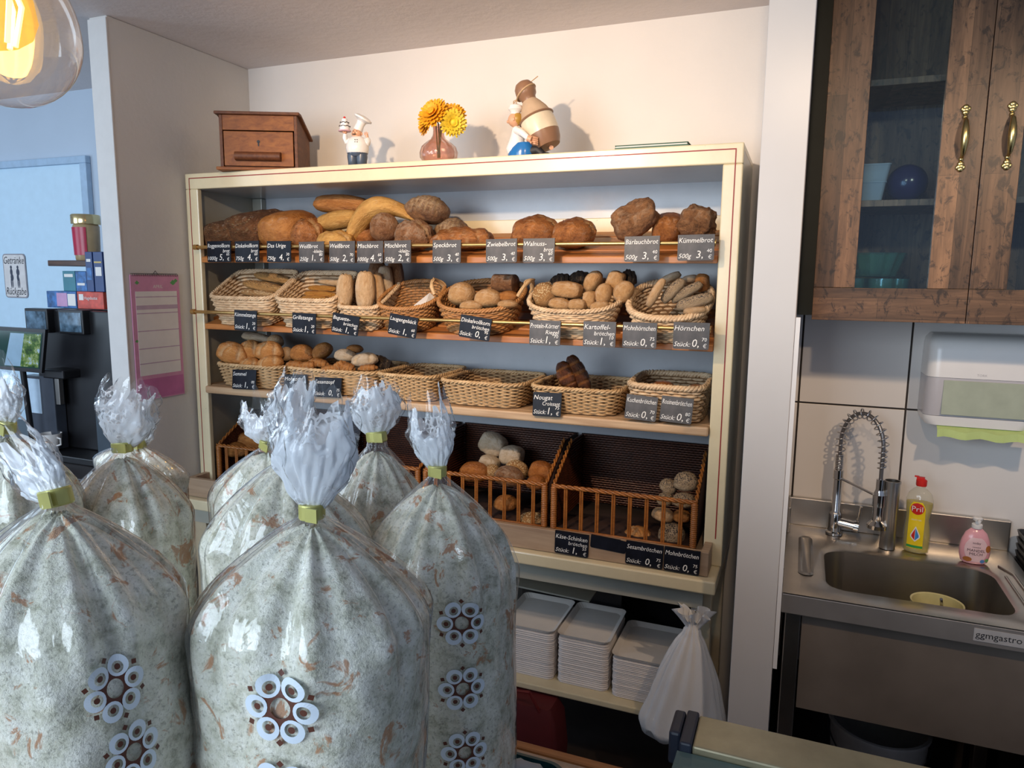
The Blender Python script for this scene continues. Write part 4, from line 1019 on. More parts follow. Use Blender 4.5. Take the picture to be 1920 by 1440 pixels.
jar(-.02, .026, clay, 'jar_base'); jar(.024, .071, offw, 'jar_band'); jar(.069, .121, sand, 'jar_shoulder')
mb = MB(); mb.tube([(.0452*math.cos(2*PI*k/40), .0452*math.sin(2*PI*k/40), .071) for k in range(40)], .0028, 6, closed=True, M=J_)
mb.lathe([(.0185, .118), (.020, .128), (.025, .134), (.0275, .145), (.026, .158), (.020, .168), (.010, .173)], n=26, M=J_); build(mb, 'jar_cap', clay, bk, smooth=True)
mb = MB(); mb.tube([(.0275*math.cos(2*PI*k/30), .0275*math.sin(2*PI*k/30), .143+.008*math.cos(2*PI*k/30)) for k in range(30)], .0026, 5, closed=True, M=J_)
for e in ((-.052, -.01, .118), (-.048, .005, .128), (-.040, -.012, .110), (.045, 0, .165)): mb.tube([(-.026 if e[0] < 0 else .026, -.004, .138), ((e[0]-.028)/2, -.006, (e[2]+.14)/2+.004), e], .0013, 5, M=J_)
build(mb, 'twine_bow', twine, bk, smooth=True)
mb = MB(); mb.loft([[(x+r*math.cos(2*PI*j/16), -.018+r*.8*math.sin(2*PI*j/16), z) for j in range(16)] for x, r, z in ((-.022, .026, .012), (-.026, .027, .026), (-.024, .021, .045), (-.020, .019, .062), (-.022, .014, .076), (-.024, .007, .082))], M=F2)
mb.tube([(-.020, -.032, .070), (.004, -.050, .058), (.024, -.056, .042)], lambda t: .0095-.0025*t, 10, M=F2)
mb.tube([(-.016, -.006, .072), (.010, .012, .110), (.0, .006, .118)], .006, 8, M=F2)
build(mb, 'shirt', pot_white, bk, smooth=True)
mb = MB(); mb.loft([[(x+rx*math.cos(2*PI*j/18), -.020+ry*math.sin(2*PI*j/18), z) for j in range(18)] for x, rx, ry, z in ((-.010, .036, .026, .0), (-.010, .036, .027, .012), (-.006, .032, .026, .026), (0, .022, .020, .038))], M=F2)
build(mb, 'apron', bluegl, bk, smooth=True)
mb = MB(); mb.tube([(.012, -.020, .016), (.036, -.022, .020), (.050, -.022, .007)], lambda t: .015-.006*t, 10, M=F2); mb.sph((.058, -.024, .006), .014, .008, .006, M=F2); build(mb, 'legs', black, bk, smooth=True)
mb = MB(); mb.sph((-.030, -.020, .098), .0175, .017, .018, M=F2); mb.sph((-.046, -.024, .094), .0045, M=F2, n=8, k=6); mb.sph((-.026, -.036, .097), .0035, .003, .005, M=F2, n=8, k=6)
mb.tube([(.022, -.056, .043), (.032, -.056, .039)], .0085, 10, M=F2)
for k in range(4): mb.tube([(.030, -.056+k*.0015, .046-k*.005), (.040, -.052, .044-k*.005), (.044, -.045, .043-k*.005)], .0026, 6, M=F2)
mb.tube([(.028, -.058, .036), (.033, -.060, .029)], .0026, 6, M=F2)
mb.tube([(.060, .010, .028), (.068, -.006, .026)], .006, 8, M=F2)
build(mb, 'head_and_hands', skin, bk, smooth=True)
mb = MB(); mb.sph((-.022, -.018, .100), .0155, .0175, .0165, M=F2); build(mb, 'hair', plain('ochre_hair', (.42, .24, .04, 1), .4), bk, smooth=True)
mb = MB(); mb.lathe([(.012, .112), (.013, .118), (.019, .124), (.016, .134), (.006, .138)], (-.028, -.018, 0), 18, M=F2); build(mb, 'baker_cap', pot_white, bk, smooth=True)
g0, g1 = at(1156, 276, z=2.112), at(1292, 267, z=2.112)
mb = MB(); mb.box(g0.x, g1.x, 2.262, 2.40, ZT, 2.106); mb.cur = 1; mb.box(g0.x+.003, g1.x-.003, 2.264, 2.398, 2.106, 2.110); mb.cur = 0; mb.box(g0.x, g1.x, 2.262, 2.40, 2.110, 2.113)
tag(build(mb, 'booklet', [greenm, paperw], bev=.001), 'thin dark green booklet lying flat at the right of the cabinet top', 'book')

# ------------------------------------------------------------------ paper trays and bag below
def tray_stack(x0, x1, zt, label, yf=2.215):
    t = thing('paper_tray_stack', label, 'paper trays', ((x0+x1)/2, 2.36, .318), 'stacks of paper trays on the lower shelf')
    hx = (x1-x0)/2; cx = (x0+x1)/2; hy = .135; cy = yf+hy; rings = []; n = 46; rnd = random.Random(int(x0*1000))
    for i in range(n+1):
        z = .3185+(zt-.3185)*i/n; o = (.0015 if i % 2 else -.0012)+rnd.uniform(-.0012, .0012)
        rings.append([(cx+p[0]+rnd.uniform(-.0004, .0004), cy+p[1], z) for p in rbox(hx-.004+o, hy-.004+o, .022, 7)])
    mb = MB().loft(rings); build(mb, 'stacked_trays', cardw, t)
    rings = []
    for a, z in ((-.014, zt), (-.004, zt+.008), (0, zt+.016), (.001, zt+.0165), (-.003, zt+.014), (-.016, zt+.0035)):
        pts = rbox(hx+a, hy+a, .024, 9); N = len(pts)
        rings.append([(cx+p[0]*(1+.006*math.sin(k*2.6)*(1 if k % 10 < 9 else 0)), cy+p[1]*(1+.004*math.sin(k*2.6)), z) for k, p in enumerate(pts)])
    mb = MB().loft(rings, (True, True)); build(mb, 'top_tray', paperw, t)
xa, xb = X(1042, 1230, 2.215), X(1141, 1230, 2.215)
tray_stack(xa, xb, .318+.165, 'tall middle stack of white rectangular paper trays')
tray_stack(xa-.215, xa-.010, .318+.165, 'left stack of white paper trays, partly behind the cellophane bag')
tray_stack(xb+.010, xb+.235, .318+.135, 'right, lower stack of white paper trays behind the hanging plastic bag', 2.205)
# dark folders behind the trays
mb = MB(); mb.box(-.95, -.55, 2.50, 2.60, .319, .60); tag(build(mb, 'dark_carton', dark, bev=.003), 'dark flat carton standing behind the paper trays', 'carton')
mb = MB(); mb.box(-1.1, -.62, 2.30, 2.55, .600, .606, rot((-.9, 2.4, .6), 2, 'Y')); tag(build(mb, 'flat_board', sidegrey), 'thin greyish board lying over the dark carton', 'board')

plasticw = NT('thin_white_plastic'); plasticw.base((.80, .80, .80, 1)); plasticw.set(Roughness=.35, Transmission_Weight=.0, Subsurface_Weight=.0)
plasticw.bump(plasticw.noise(plasticw.coord(scale=(1, 1, .35)), 26, 4, .55, 1), .5, .006); plasticw = plasticw.m
hk = at(1303, 1142, y=2.165)
pb = thing('plastic_bag', 'crumpled white plastic bag hanging from a hook on the table leg', 'bag', (hk.x, 2.14, .36))
rings = []; N = 72; Hh = hk.z-.012
zb_ = at(1290, 1388, y=2.12).z
for i in range(30):
    t = i/29; z = Hh+(zb_-Hh)*t
    if t < .12: rx = .030-.018*math.sin(t/.12*PI); ry = .022-.010*math.sin(t/.12*PI)
    else: u = (t-.12)/.88; rx = .018+.125*u**.72*(1 if u < .9 else 1-(u-.9)*1.6); ry = .014+.030*u**.6
    cxo = -.015*t; rg = []
    for j in range(N):
        a = 2*PI*j/N; pl = 1+(.16*(1-t)+.06)*math.sin(a*9+2*t)*math.cos(a*4+t*3)+.05*noise.noise(Vector((math.cos(a)*2, math.sin(a)*2, t*5)))
        rg.append((hk.x+cxo+rx*pl*math.cos(a), 2.138+ry*pl*math.sin(a)-.010*t, z+(.012*math.sin(a*7) if i in (0, 29) else 0)))
    rings.append(rg)
build(MB().loft(rings, (False, True)), 'bag_body', plasticw, pb, smooth=True, autos=False)
rings = []
for i in range(8):
    t = i/7; rr = .016+.030*t; rings.append([(hk.x+rr*(1+.35*t*math.sin(a*8+1))*math.cos(a)*1.1, 2.142+rr*.6*(1+.35*t*math.sin(a*8+1))*math.sin(a), Hh-.045+.062*t+.010*t*math.sin(a*5+2)) for a in [2*PI*j/N for j in range(N)]])
build(MB().loft(rings, (False, False)), 'gathered_top', plasticw, pb, smooth=True, autos=False)
mb = MB(); mb.tube([(hk.x+.004, 2.186, hk.z+.004), (hk.x+.004, 2.160, hk.z+.002), (hk.x+.004, 2.152, hk.z-.006), (hk.x+.004, 2.160, hk.z-.012)], .0022, 8); mb.sph((hk.x+.004, 2.151, hk.z+.002), .004)
tag(build(mb, 'hook', chrome, smooth=True), 'small metal hook on the table leg holding the plastic bag', 'hook')
# red things in the dark below the shelf
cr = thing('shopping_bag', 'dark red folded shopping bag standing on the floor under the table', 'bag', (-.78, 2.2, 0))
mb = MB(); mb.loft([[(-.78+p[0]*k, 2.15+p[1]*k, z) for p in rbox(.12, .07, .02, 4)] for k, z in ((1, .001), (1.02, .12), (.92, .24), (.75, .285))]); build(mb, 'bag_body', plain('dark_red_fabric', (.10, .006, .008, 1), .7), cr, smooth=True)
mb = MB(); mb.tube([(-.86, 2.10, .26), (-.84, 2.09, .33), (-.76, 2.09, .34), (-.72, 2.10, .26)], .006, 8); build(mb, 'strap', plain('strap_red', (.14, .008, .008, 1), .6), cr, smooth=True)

# ------------------------------------------------------------------ calendar on the left wall
p0, p1, p2 = at(242, 515, x=-2.318), at(333, 516, x=-2.318), at(345, 738, x=-2.318)
y0_, y1_, zt_, zb_ = p0.y, p1.y, p0.z, p2.z
cl = thing('wall_calendar', 'pink and white monthly wall calendar hanging beside the bread cabinet', 'calendar', (-2.318, (y0_+y1_)/2, zb_))
pinkp = plain('pink_paper', (.66, .30, .46, 1), .7, var=.05); pinkd = plain('deep_pink_paper', (.56, .17, .37, 1), .7); lilac = plain('pale_pink_line', (.55, .42, .52, 1), .8); leafg = plain('leaf_green_print', (.12, .36, .12, 1), .8)
H0 = zt_-zb_; Wc = y1_-y0_
build(MB().box(-2.3185, -2.314, y0_, y1_, zb_, zt_), 'back_card', pinkp, cl)
build(MB().box(-2.3139, -2.3132, y0_+Wc*.08, y1_-Wc*.06, zb_+H0*.20, zt_-H0*.13), 'month_sheet', paperw, cl)
mb = MB()
for f in (.17, .24, .30, .44, .58, .70):
    mb.box(-2.3131, -2.3129, y0_+Wc*.08, y1_-Wc*.06, zt_-H0*f-.004-(.012 if f == .24 else 0), zt_-H0*f)
build(mb, 'ruled_lines', lilac, cl)
mb = MB()
TM = Matrix.Translation((-2.3136, (y0_+y1_)/2+.01, zt_-H0*.105)) @ Matrix.Rotation(R_(90), 4, 'Z')
put_text(mb, 'APRIL', 0, 0, .018, .08, TM, 0, 'C', 0); build(mb, 'month_name', paperw, cl)
mb = MB()
for yy, zz, r in ((y1_-.03, zt_-.030, .014), (y1_-.016, zt_-.022, .010), (y0_+.028, zt_-.03, .010), (y0_+.012, zb_+H0*.48, .008)):
    mb.add([(-2.3136, yy-r, zz), (-2.3136, yy, zz-r*.7), (-2.3136, yy+r, zz), (-2.3136, yy, zz+r*.9)], [(0, 1, 2, 3)])
build(mb, 'leaf_print', leafg, cl)
build(MB().box(-2.3137, -2.3134, y0_+.01, y1_-.004, zb_+.005, zb_+H0*.17), 'bottom_band', pinkd, cl)
mb = MB()
for k in range(26): yy = y0_+.008+(Wc-.016)*k/25; mb.tube([(-2.316+.0055*math.cos(2*PI*i/10), yy, zt_+.0055*math.sin(2*PI*i/10)) for i in range(10)], .0009, 4, closed=True)
mb.tube([(-2.312, y0_+Wc*.44, zt_), (-2.312, y0_+Wc*.5, zt_+.016), (-2.312, y0_+Wc*.56, zt_)], .0012, 5)
build(mb, 'spiral_binding', black, cl, smooth=True)

# ------------------------------------------------------------------ wall cabinet over the sink
YC = 2.30
wc = thing('wall_cabinet', 'rustic dark wood wall cabinet with glazed doors above the sink', 'cabinet', (.43, 2.47, 1.60))
build(MB().box(.045, .063, YC+.022, YW-.006, 1.600, 2.595), 'side_panel', darkgreen, wc)
build(MB().box(.832, .85, YC+.022, YW-.006, 1.600, 2.595), 'side_panel', darkgreen, wc)
build(MB().box(.063, .832, YC+.022, YW-.006, 1.600, 1.618), 'bottom_panel', darkgreen, wc)
build(MB().box(.063, .832, YW-.014, YW-.006, 1.618, 2.595), 'back_panel', rustic, wc)
zs1, zs2 = Z(1690, 380, 2.34), Z(1710, 150, 2.34)
build(MB().box(-.011, .0445, 2.42, YW-.008, 1.600, 2.598), 'gap_shade_strip', darkgreen, wc)  # dark strip added to paint the shade in the gap beside the cabinet
for zz in (zs1, zs2): build(MB().box(.064, .831, YC+.04, YW-.015, zz-.009, zz+.009), 'shelf', rustic, wc, bev=.001)
def door(x0, x1, gx0, gx1, gz0, hx_):
    z0, z1, y0, y1 = 1.592, 2.592, YC, YC+.02
    mb = MB(); mb.box(x0, gx0, y0, y1, gz0, z1)
    mb2 = MB(); mb2.box(gx1, x1, y0, y1, gz0, z1); mb3 = MB(); mb3.box(x0, x1, y0-.0004, y1, z0, gz0-.0008)
    d = build(mb3, 'door', rustich, wc, bev=.001)
    build(mb, 'left_stile', rustic, d, bev=.001); build(mb2, 'right_stile', rustic, d, bev=.001)
    build(MB().box(gx0-.004, gx1+.004, y0+.008, y0+.012, gz0-.004, z1), 'glass_pane', glass, d)
    mb = MB(); c = hx_; zc = 2.085
    mb.tube([(c, y0-.004, zc-.052), (c, y0-.020, zc-.042), (c, y0-.026, zc-.02), (c, y0-.028, zc), (c, y0-.026, zc+.02), (c, y0-.020, zc+.042), (c, y0-.004, zc+.052)], lambda t: .0038+.0062*math.sin(PI*t)**1.5, 12)
    for s in (-1, 1):
        for k, (w_, dz) in enumerate(((.0085, .066), (.011, .073), (.008, .080))): mb.sph((c, y0-.002, zc+s*dz), w_, .004, .0075, n=12, k=6)
        for sx in (-1, 1): mb.sph((c+sx*.008, y0-.002, zc+s*.0755), .004, .003, .006, n=10, k=6)
        mb.sph((c, y0-.003, zc+s*.054), .0065, .005, .007, n=12, k=6)
    build(mb, 'handle', gold, d, smooth=True)
gz = Z(1660, 540, YC)
door(.030, .4195, X(1613, 400, YC), X(1752, 400, YC), gz, X(1806, 255, YC))
door(.4215, .845, X(1903, 400, YC), .70, gz, X(1893, 255, YC))
# contents
zs0 = 1.6185
def tumbler(x, y, label, r=.036, h=.095):
    n = 24; rings = []
    for rr, z in ((r*.72, 0), (r*.76, .006), (r*.95, h*.45), (r, h), (r*.93, h), (r*.86, h*.45), (r*.6, .014)):
        rings.append([(x+rr*(1+.03*math.cos(8*2*PI*j/32))*math.cos(2*PI*j/32), y+rr*(1+.03*math.cos(8*2*PI*j/32))*math.sin(2*PI*j/32), zs0+z) for j in range(32)])
    mb = MB().loft(rings); tag(build(mb, 'drinking_glass', greenglass, smooth=True), label, 'glass', 'green glasses in the wall cabinet')
tumbler(.135, 2.40, 'faceted green glass behind the pane, left one of the front pair')
tumbler(.215, 2.40, 'faceted green glass behind the pane, right one of the front pair')
tumbler(.175, 2.49, 'faceted green glass standing behind the front pair in the cabinet')
tumbler(.262, 2.46, 'faceted green glass nearest the door stile in the left cabinet half')
mb = MB(); n = 40; rings = []
for rr, z in ((.045, .10), (.058, .102), (.082, .165), (.084, .17), (.079, .168), (.052, .108)):
    rings.append([(.195+rr*(1+.05*math.cos(14*2*PI*j/56))*math.cos(2*PI*j/56), 2.45+rr*.95*(1+.05*math.cos(14*2*PI*j/56))*math.sin(2*PI*j/56), zs0+z) for j in range(56)])
tag(build(mb.loft(rings), 'glass_bowl', greenglass, smooth=True), 'cut green glass bowl stacked on the glasses in the cabinet', 'bowl')
pk = thing('food_packet', 'white and red packet standing at the left inside the wall cabinet', 'packet', (.098, 2.40, zs0))
build(MB().box(.088, .108, 2.36, 2.46, zs0, zs0+.125), 'carton', paperw, pk, bev=.001)
build(MB().box(.0875, .1085, 2.3595, 2.4605, zs0+.105, zs0+.1255), 'red_band', red, pk)
mb = MB(); mb.disc((.098, zs0+.07), .007, .009, 18, 2.3592); build(mb, 'blue_mark', plain('packet_blue', (.03, .10, .45, 1), .5), pk)
zz = zs1+.0095
for k, (a, b, c, dd, hh, lb) in enumerate(((.072, .205, 2.36, 2.52, .055, 'clear plastic food box on the middle cabinet shelf, lower one'), (.075, .215, 2.37, 2.53, .05, 'clear plastic food box stacked on the lower one'))):
    z0 = zz+(0 if k == 0 else .0555)
    cx, cy = (a+b)/2, (c+dd)/2
    rings = [[(cx+p[0]*s_, cy+p[1]*s_, z0+z) for p in rbox((b-a)/2, (dd-c)/2, .012, 4)] for s_, z in ((.86, 0), (.97, hh-.004), (1, hh-.004), (1, hh), (.95, hh), (.84, .003))]
    tag(build(MB().loft(rings), 'plastic_box', plasticbox), lb, 'box', 'plastic boxes in the wall cabinet')
mb = MB(); mb.sph((.265, 2.45, zz+.055), .055, .05, .055, 24, 14); tag(build(mb, 'dark_bowl', plain('dark_violet_glaze', (.03, .025, .08, 1), .2), smooth=True), 'dark violet round pot on the middle cabinet shelf', 'pot')

# ------------------------------------------------------------------ towel dispenser
dx0, dx1 = .372, .66; dz0, dz1 = 1.268, 1.548; dy0, dy1 = 2.515, YW-.004
dp = thing('paper_towel_dispenser', 'white paper towel dispenser with translucent front above the soap bottle', 'dispenser', ((dx0+dx1)/2, 2.58, dz0))
grey_tr = plain('translucent_grey_plastic', (.52, .50, .52, 1), .25, var=.02)
def shell(z0, z1, front, mat, nm, r=.035, inset=0):
    cx = (dx0+dx1)/2; hx = (dx1-dx0)/2-inset; rings = []
    prof = []
    for k in range(9):
        t = k/8; z = z0+(z1-z0)*t; prof.append(z)
    for z in prof:
        u = (z-dz0)/(dz1-dz0); bul = front+.012*math.sin(PI*min(1, max(0, u)))
        tap = 1-.04*max(0, u-.5) - (.10*max(0, (u-.9)/.1)**2) - (.06*max(0, (.08-u)/.08)**2)
        top = (1-.35*max(0, (u-.88)/.12)**2)
        d = (dy1-(dy0))*top
        pts = [(hx*tap, 0)]+[(hx*tap-r+r*math.cos(a), -(d+bul)+r-r*math.sin(a)) for a in [PI/2*i/6 for i in range(7)]]
        pts += [(-(hx*tap-r)-r*math.cos(a), -(d+bul)+r-r*math.sin(a)) for a in [PI/2-PI/2*i/6 for i in range(7)]]+[(-hx*tap, 0)]
        rings.append([(cx+p[0], dy1+p[1], z) for p in pts])
    return build(MB().loft(rings), nm, mat, dp, smooth=True)
zm = dz0+.150
shell(zm, dz1, 0, white, 'top_cover'); shell(dz0+.03, zm-.001, -.002, grey_tr, 'lower_window', .035, .001); shell(dz0, dz0+.029, -.001, white, 'bottom_lip', .035, .002)
green_towel = plain('green_paper_towel', (.50, .62, .24, 1), .9, var=.04)
gtd = plain('towel_stack_through_window', (.40, .44, .34, 1), .6, var=.05)
build(MB().box(dx0+.045, dx1-.02, dy0-.0125, dy0-.009, dz0+.036, zm-.008), 'towel_window', gtd, dp, bev=.001)
mb = MB(); n = 14
for k in range(n+1):
    pass
V = []; fs = []
for k in range(n+1):
    x = dx0+.04+(dx1-dx0-.02)*k/n; w_ = .004*math.sin(k*1.3)
    V += [(x, dy0+.02, dz0+.004), (x, dy0-.012+w_, dz0-.012+w_), (x, dy0-.018+w_, dz0-.034+w_*.8), (x, dy0-.0165+w_, dz0-.034+w_*.8), (x, dy0-.010+w_, dz0-.011+w_), (x, dy0+.022, dz0+.004)]
for k in range(n):
    for j in range(6): a = k*6+j; b = k*6+(j+1) % 6; fs.append((a, b, b+6, a+6))
mb.add(V, fs); build(mb, 'paper_towel', green_towel, dp, smooth=False)
mb = MB(); put_text(mb, 'TORK', .515, zm+.008, .010, .03, None, dy0-.0125, 'C', 0); build(mb, 'maker_mark', grey_tr, dp)

# ------------------------------------------------------------------ steel sink
ZS = .86
sk = thing('steel_sink', 'stainless steel catering sink with deep basin and front apron', 'sink', (.40, 2.32, 0))
SX0, SX1, SY0, SY1 = .001, .66, 2.012, 2.640
bx0, bx1, by0, by1 = .115, .575, 2.105, 2.435
outer = []; N = 28
def rr_ring(x0, x1, y0, y1, r, z, n=7): return [((x0+x1)/2+p[0], (y0+y1)/2+p[1], z) for p in rbox((x1-x0)/2, (y1-y0)/2, r, n)]
mb = MB()
rings = [rr_ring(SX0, SX1, SY0, SY1, .003, ZS-.004), rr_ring(SX0, SX1, SY0, SY1, .003, ZS), rr_ring(SX0+.012, SX1-.012, SY0+.012, SY1-.004, .01, ZS+.001),
         rr_ring(bx0-.012, bx1+.012, by0-.012, by1+.012, .07, ZS-.002), rr_ring(bx0, bx1, by0, by1, .065, ZS-.010), rr_ring(bx0+.006, bx1-.006, by0+.006, by1-.006, .06, ZS-.10),
         rr_ring(bx0+.014, bx1-.014, by0+.014, by1-.014, .055, ZS-.235), rr_ring(bx0+.05, bx1-.05, by0+.05, by1-.05, .04, ZS-.25)]
mb.loft(rings, (False, True)); build(mb, 'basin_top', steel, sk, smooth=True)
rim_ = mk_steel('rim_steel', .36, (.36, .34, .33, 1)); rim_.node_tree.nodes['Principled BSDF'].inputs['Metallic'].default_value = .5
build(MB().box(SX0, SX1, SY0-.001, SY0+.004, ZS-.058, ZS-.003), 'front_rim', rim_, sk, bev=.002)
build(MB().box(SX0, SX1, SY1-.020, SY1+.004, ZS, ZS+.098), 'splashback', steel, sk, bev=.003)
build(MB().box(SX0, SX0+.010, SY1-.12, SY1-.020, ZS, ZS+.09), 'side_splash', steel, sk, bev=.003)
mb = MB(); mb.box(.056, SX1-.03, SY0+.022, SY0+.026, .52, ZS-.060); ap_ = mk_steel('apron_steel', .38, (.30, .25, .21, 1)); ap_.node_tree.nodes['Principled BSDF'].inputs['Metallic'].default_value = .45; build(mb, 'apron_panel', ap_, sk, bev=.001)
for xa in (.012, SX1-.045): build(MB().box(xa, xa+.04, SY0+.020, SY0+.058, 0, ZS-.01), 'leg', steel, sk, bev=.002)
for xa in (.012, SX1-.045): build(MB().box(xa, xa+.04, SY1-.07, SY1-.03, 0, ZS-.01), 'leg', steel, sk, bev=.002)
mb = MB(); rings = [rr_ring(.040, .082, 2.16, 2.50, .02, ZS+.0012), rr_ring(.046, .076, 2.166, 2.494, .014, ZS+.006), rr_ring(.052, .070, 2.172, 2.488, .008, ZS+.0015)]
mb.loft(rings, (False, True)); build(mb, 'drainer_rib', steel, sk, smooth=True)
mb = MB(); mb.tube([(.625, 2.05, ZS+.002), (.625, 2.40, ZS+.002), (.60, 2.46, ZS+.002)], .004, 8); mb.tube([(.600, 2.05, ZS+.001), (.600, 2.38, ZS+.001)], .0035, 8); build(mb, 'rim_bead', steel, sk, smooth=True)
px0 = at(1826, 1185, y=SY0-.002).x
pl = build(MB().box(px0, SX1-.004, SY0-.0022, SY0-.0011, ZS-.046, ZS-.013), 'name_plate', plain('plate_silver', (.55, .54, .54, 1), .4, .3), sk)
mb = MB(); put_text(mb, 'ggmgastro', px0+.004, ZS-.036, .024, .125, None, SY0-.0026, 'L', 0); build(mb, 'lettering', black, pl)
# faucet
fxx, fyy = .150, 2.575
fc = thing('spring_faucet', 'chrome spring neck kitchen faucet with spray head over the sink', 'faucet', (fxx, fyy, ZS+.001))
mb = MB(); mb.lathe([(.027, ZS+.001), (.027, ZS+.008), (.021, ZS+.012), (.021, ZS+.07), (.019, ZS+.075), (.014, ZS+.082), (.014, ZS+.19), (.016, ZS+.192), (.016, ZS+.222), (.012, ZS+.225)], (fxx, fyy, 0), 24); build(mb, 'base_body', chrome, fc, smooth=True)
mb = MB(); mb.cyl((fxx+.01, fyy-.004, ZS+.045), (fxx+.058, fyy-.012, ZS+.040), .0155, 16); mb.cyl((fxx+.058, fyy-.012, ZS+.040), (fxx+.072, fyy-.014, ZS+.039), .020, 18); mb.tube([(fxx+.068, fyy-.014, ZS+.052), (fxx+.074, fyy-.020, ZS+.11)], .0055, 10); build(mb, 'lever', chrome, fc, smooth=True)
# neck curve: up, over and down to the spray head
ax0, az0 = fxx, ZS+.225; ex, ey = fxx+.118, fyy-.085
arc = []
for i in range(41):
    t = i/40; a = PI*t; arc.append(Vector((fxx+(ex-fxx)*(1-math.cos(a))/2, fyy+(ey-fyy)*(1-math.cos(a))/2, az0+.095+.105*math.sin(a) if True else 0)))
path = [Vector((fxx, fyy, az0)), Vector((fxx, fyy, az0+.05))]+arc+[Vector((ex, ey, az0+.03)), Vector((ex, ey, az0-.04))]
mb = MB(); mb.tube(path, .0062, 10); build(mb, 'hose', plain('grey_hose', (.25, .24, .24, 1), .3, .8), fc, smooth=True)
def resample(P, n):
    L = [0]
    for i in range(len(P)-1): L.append(L[-1]+(P[i+1]-P[i]).length)
    out = []
    for k in range(n):
        d = L[-1]*k/(n-1); i = 0
        while i < len(P)-2 and L[i+1] < d: i += 1
        u = (d-L[i])/(L[i+1]-L[i]); out.append((P[i].lerp(P[i+1], u), (P[i+1]-P[i]).normalized()))
    return out
side = Vector((-(ey-fyy), ex-fxx, 0)).normalized()
def coil(P, turns, r, wr, n):
    pts = []
    for k, (p, t) in enumerate(resample(P, n)):
        a = 2*PI*turns*k/(n-1); e = t.cross(side).normalized(); pts.append(p+(side*math.cos(a)+e*math.sin(a))*r)
    m_ = MB(); m_.tube(pts, wr, 5); return m_
build(coil(path[:2], 9, .0115, .0026, 130), 'lower_coil', chrome, fc, smooth=True, autos=False)
build(coil([path[1]]+arc, 15, .0155, .0023, 420), 'spring', chrome, fc, smooth=True, autos=False)
build(coil(path[-3:-1], 4, .0115, .0030, 60), 'upper_collar', chrome, fc, smooth=True, autos=False)
mb = MB(); mb.cyl((ex, ey, az0+.0), (ex, ey, az0-.045), .0125, 16); mb.lathe([(.0165, az0-.135), (.0165, az0-.045), (.013, az0-.035)], (ex, ey, 0), 20); mb.lathe([(.020, az0-.165), (.030, az0-.160), (.030, az0-.148), (.017, az0-.135)], (ex, ey, 0), 24); build(mb, 'spray_head', chrome, fc, smooth=True)
mb = MB(); mb.tube([(fxx, fyy, az0-.028), (ex, ey, az0-.058)], .0045, 8); mb.lathe([(.0195, az0-.088), (.0195, az0-.050)], (ex, ey, 0), 18); build(mb, 'support_arm', chrome, fc, smooth=True)
# steel cylinder
c = at(1661, 1022, z=ZS)
mb = MB(); mb.lathe([(.0235, ZS+.001), (.0235, ZS+.215), (.0250, ZS+.215), (.0250, ZS+.222), (.0215, ZS+.222), (.0215, ZS+.03)], (c.x, 2.50, 0), 32, caps=(True, True))
tag(build(mb, 'steel_tube', steel, smooth=True), 'upright open stainless steel cylinder between faucet and dish soap', 'holder')
# dish soap bottle
P0 = at(1714, 1030, z=ZS); qx, qy = P0.x, 2.50
ps = thing('dish_soap_bottle', 'yellow dish soap bottle with red cap behind the sink', 'bottle', (qx, qy, ZS+.001))
def bottle(prof, mat, nm, par, ratio=.62, n=32, rot_=0):
    M = Matrix.Translation((qx, qy, ZS+.0012)) @ Matrix.Rotation(R_(rot_), 4, 'Z')
    rings = [[(ox+rx*math.cos(2*PI*j/n), rx*ratio*math.sin(2*PI*j/n), z) for j in range(n)] for rx, z, ox in prof]
    return build(MB().loft(rings, M=M), nm, mat, par, smooth=True)
full = [(.030, 0, 0), (.036, .004, 0), (.0375, .02, 0), (.038, .06, 0), (.036, .085, -.001), (.033, .105, -.002), (.035, .125, -.001), (.0385, .15, 0), (.038, .17, 0), (.032, .19, 0), (.020, .203, 0), (.013, .208, 0), (.012, .216, 0)]
bottle(full, clearbot, 'bottle_body', ps, rot_=-14)
bottle([(r*.94, z+.001, o) for r, z, o in full if z < .16]+[(.0365, .162, 0)], yellowliq, 'liquid', ps, rot_=-14)
Mq = Matrix.Translation((qx, qy, ZS+.0012)) @ Matrix.Rotation(R_(-14), 4, 'Z')
mb = MB(); mb.lathe([(.0145, .214), (.0155, .218), (.0155, .232), (.010, .236)], M=Mq, n=20); mb.box(-.014, .008, -.006, .006, .234, .242, Mq); mb.box(-.020, -.008, -.004, .004, .240, .244, Mq); build(mb, 'cap', red, ps, smooth=True)
ylab = plain('label_yellow', (.86, .62, .01, 1), .4); 
def wrap(pts2, a0, prof, ratio, grow=1.012, M=None):
    """maps flat (x, z) label points on to the bottle front"""
    out = []
    for x, z in pts2:
        k = 0
        while k < len(prof)-2 and prof[k+1][1] < z: k += 1
        u = (z-prof[k][1])/(prof[k+1][1]-prof[k][1]); r = prof[k][0]*(1-u)+prof[k+1][0]*u; ox = prof[k][2]*(1-u)+prof[k+1][2]*u
        s = max(-.97, min(.97, (x-ox)/r)); out.append(M @ Vector((ox+r*s*grow, -r*ratio*math.sqrt(1-s*s)*grow-.0004, z)))
    return out
def label_patch(outline_x, z0, z1, prof, ratio, mat, nm, par, M, grow=1.01, nz=14, nx=10):
    V = []; fs = []
    for i in range(nz+1):
        z = z0+(z1-z0)*i/nz; a, b = outline_x(z)
        V += wrap([(a+(b-a)*j/nx, z) for j in range(nx+1)], 0, prof, ratio, grow, M)
    for i in range(nz):
        for j in range(nx): q = i*(nx+1)+j; fs.append((q, q+1, q+nx+2, q+nx+1))
    mb = MB(); mb.add(V, fs); return build(mb, nm, mat, par, smooth=True)
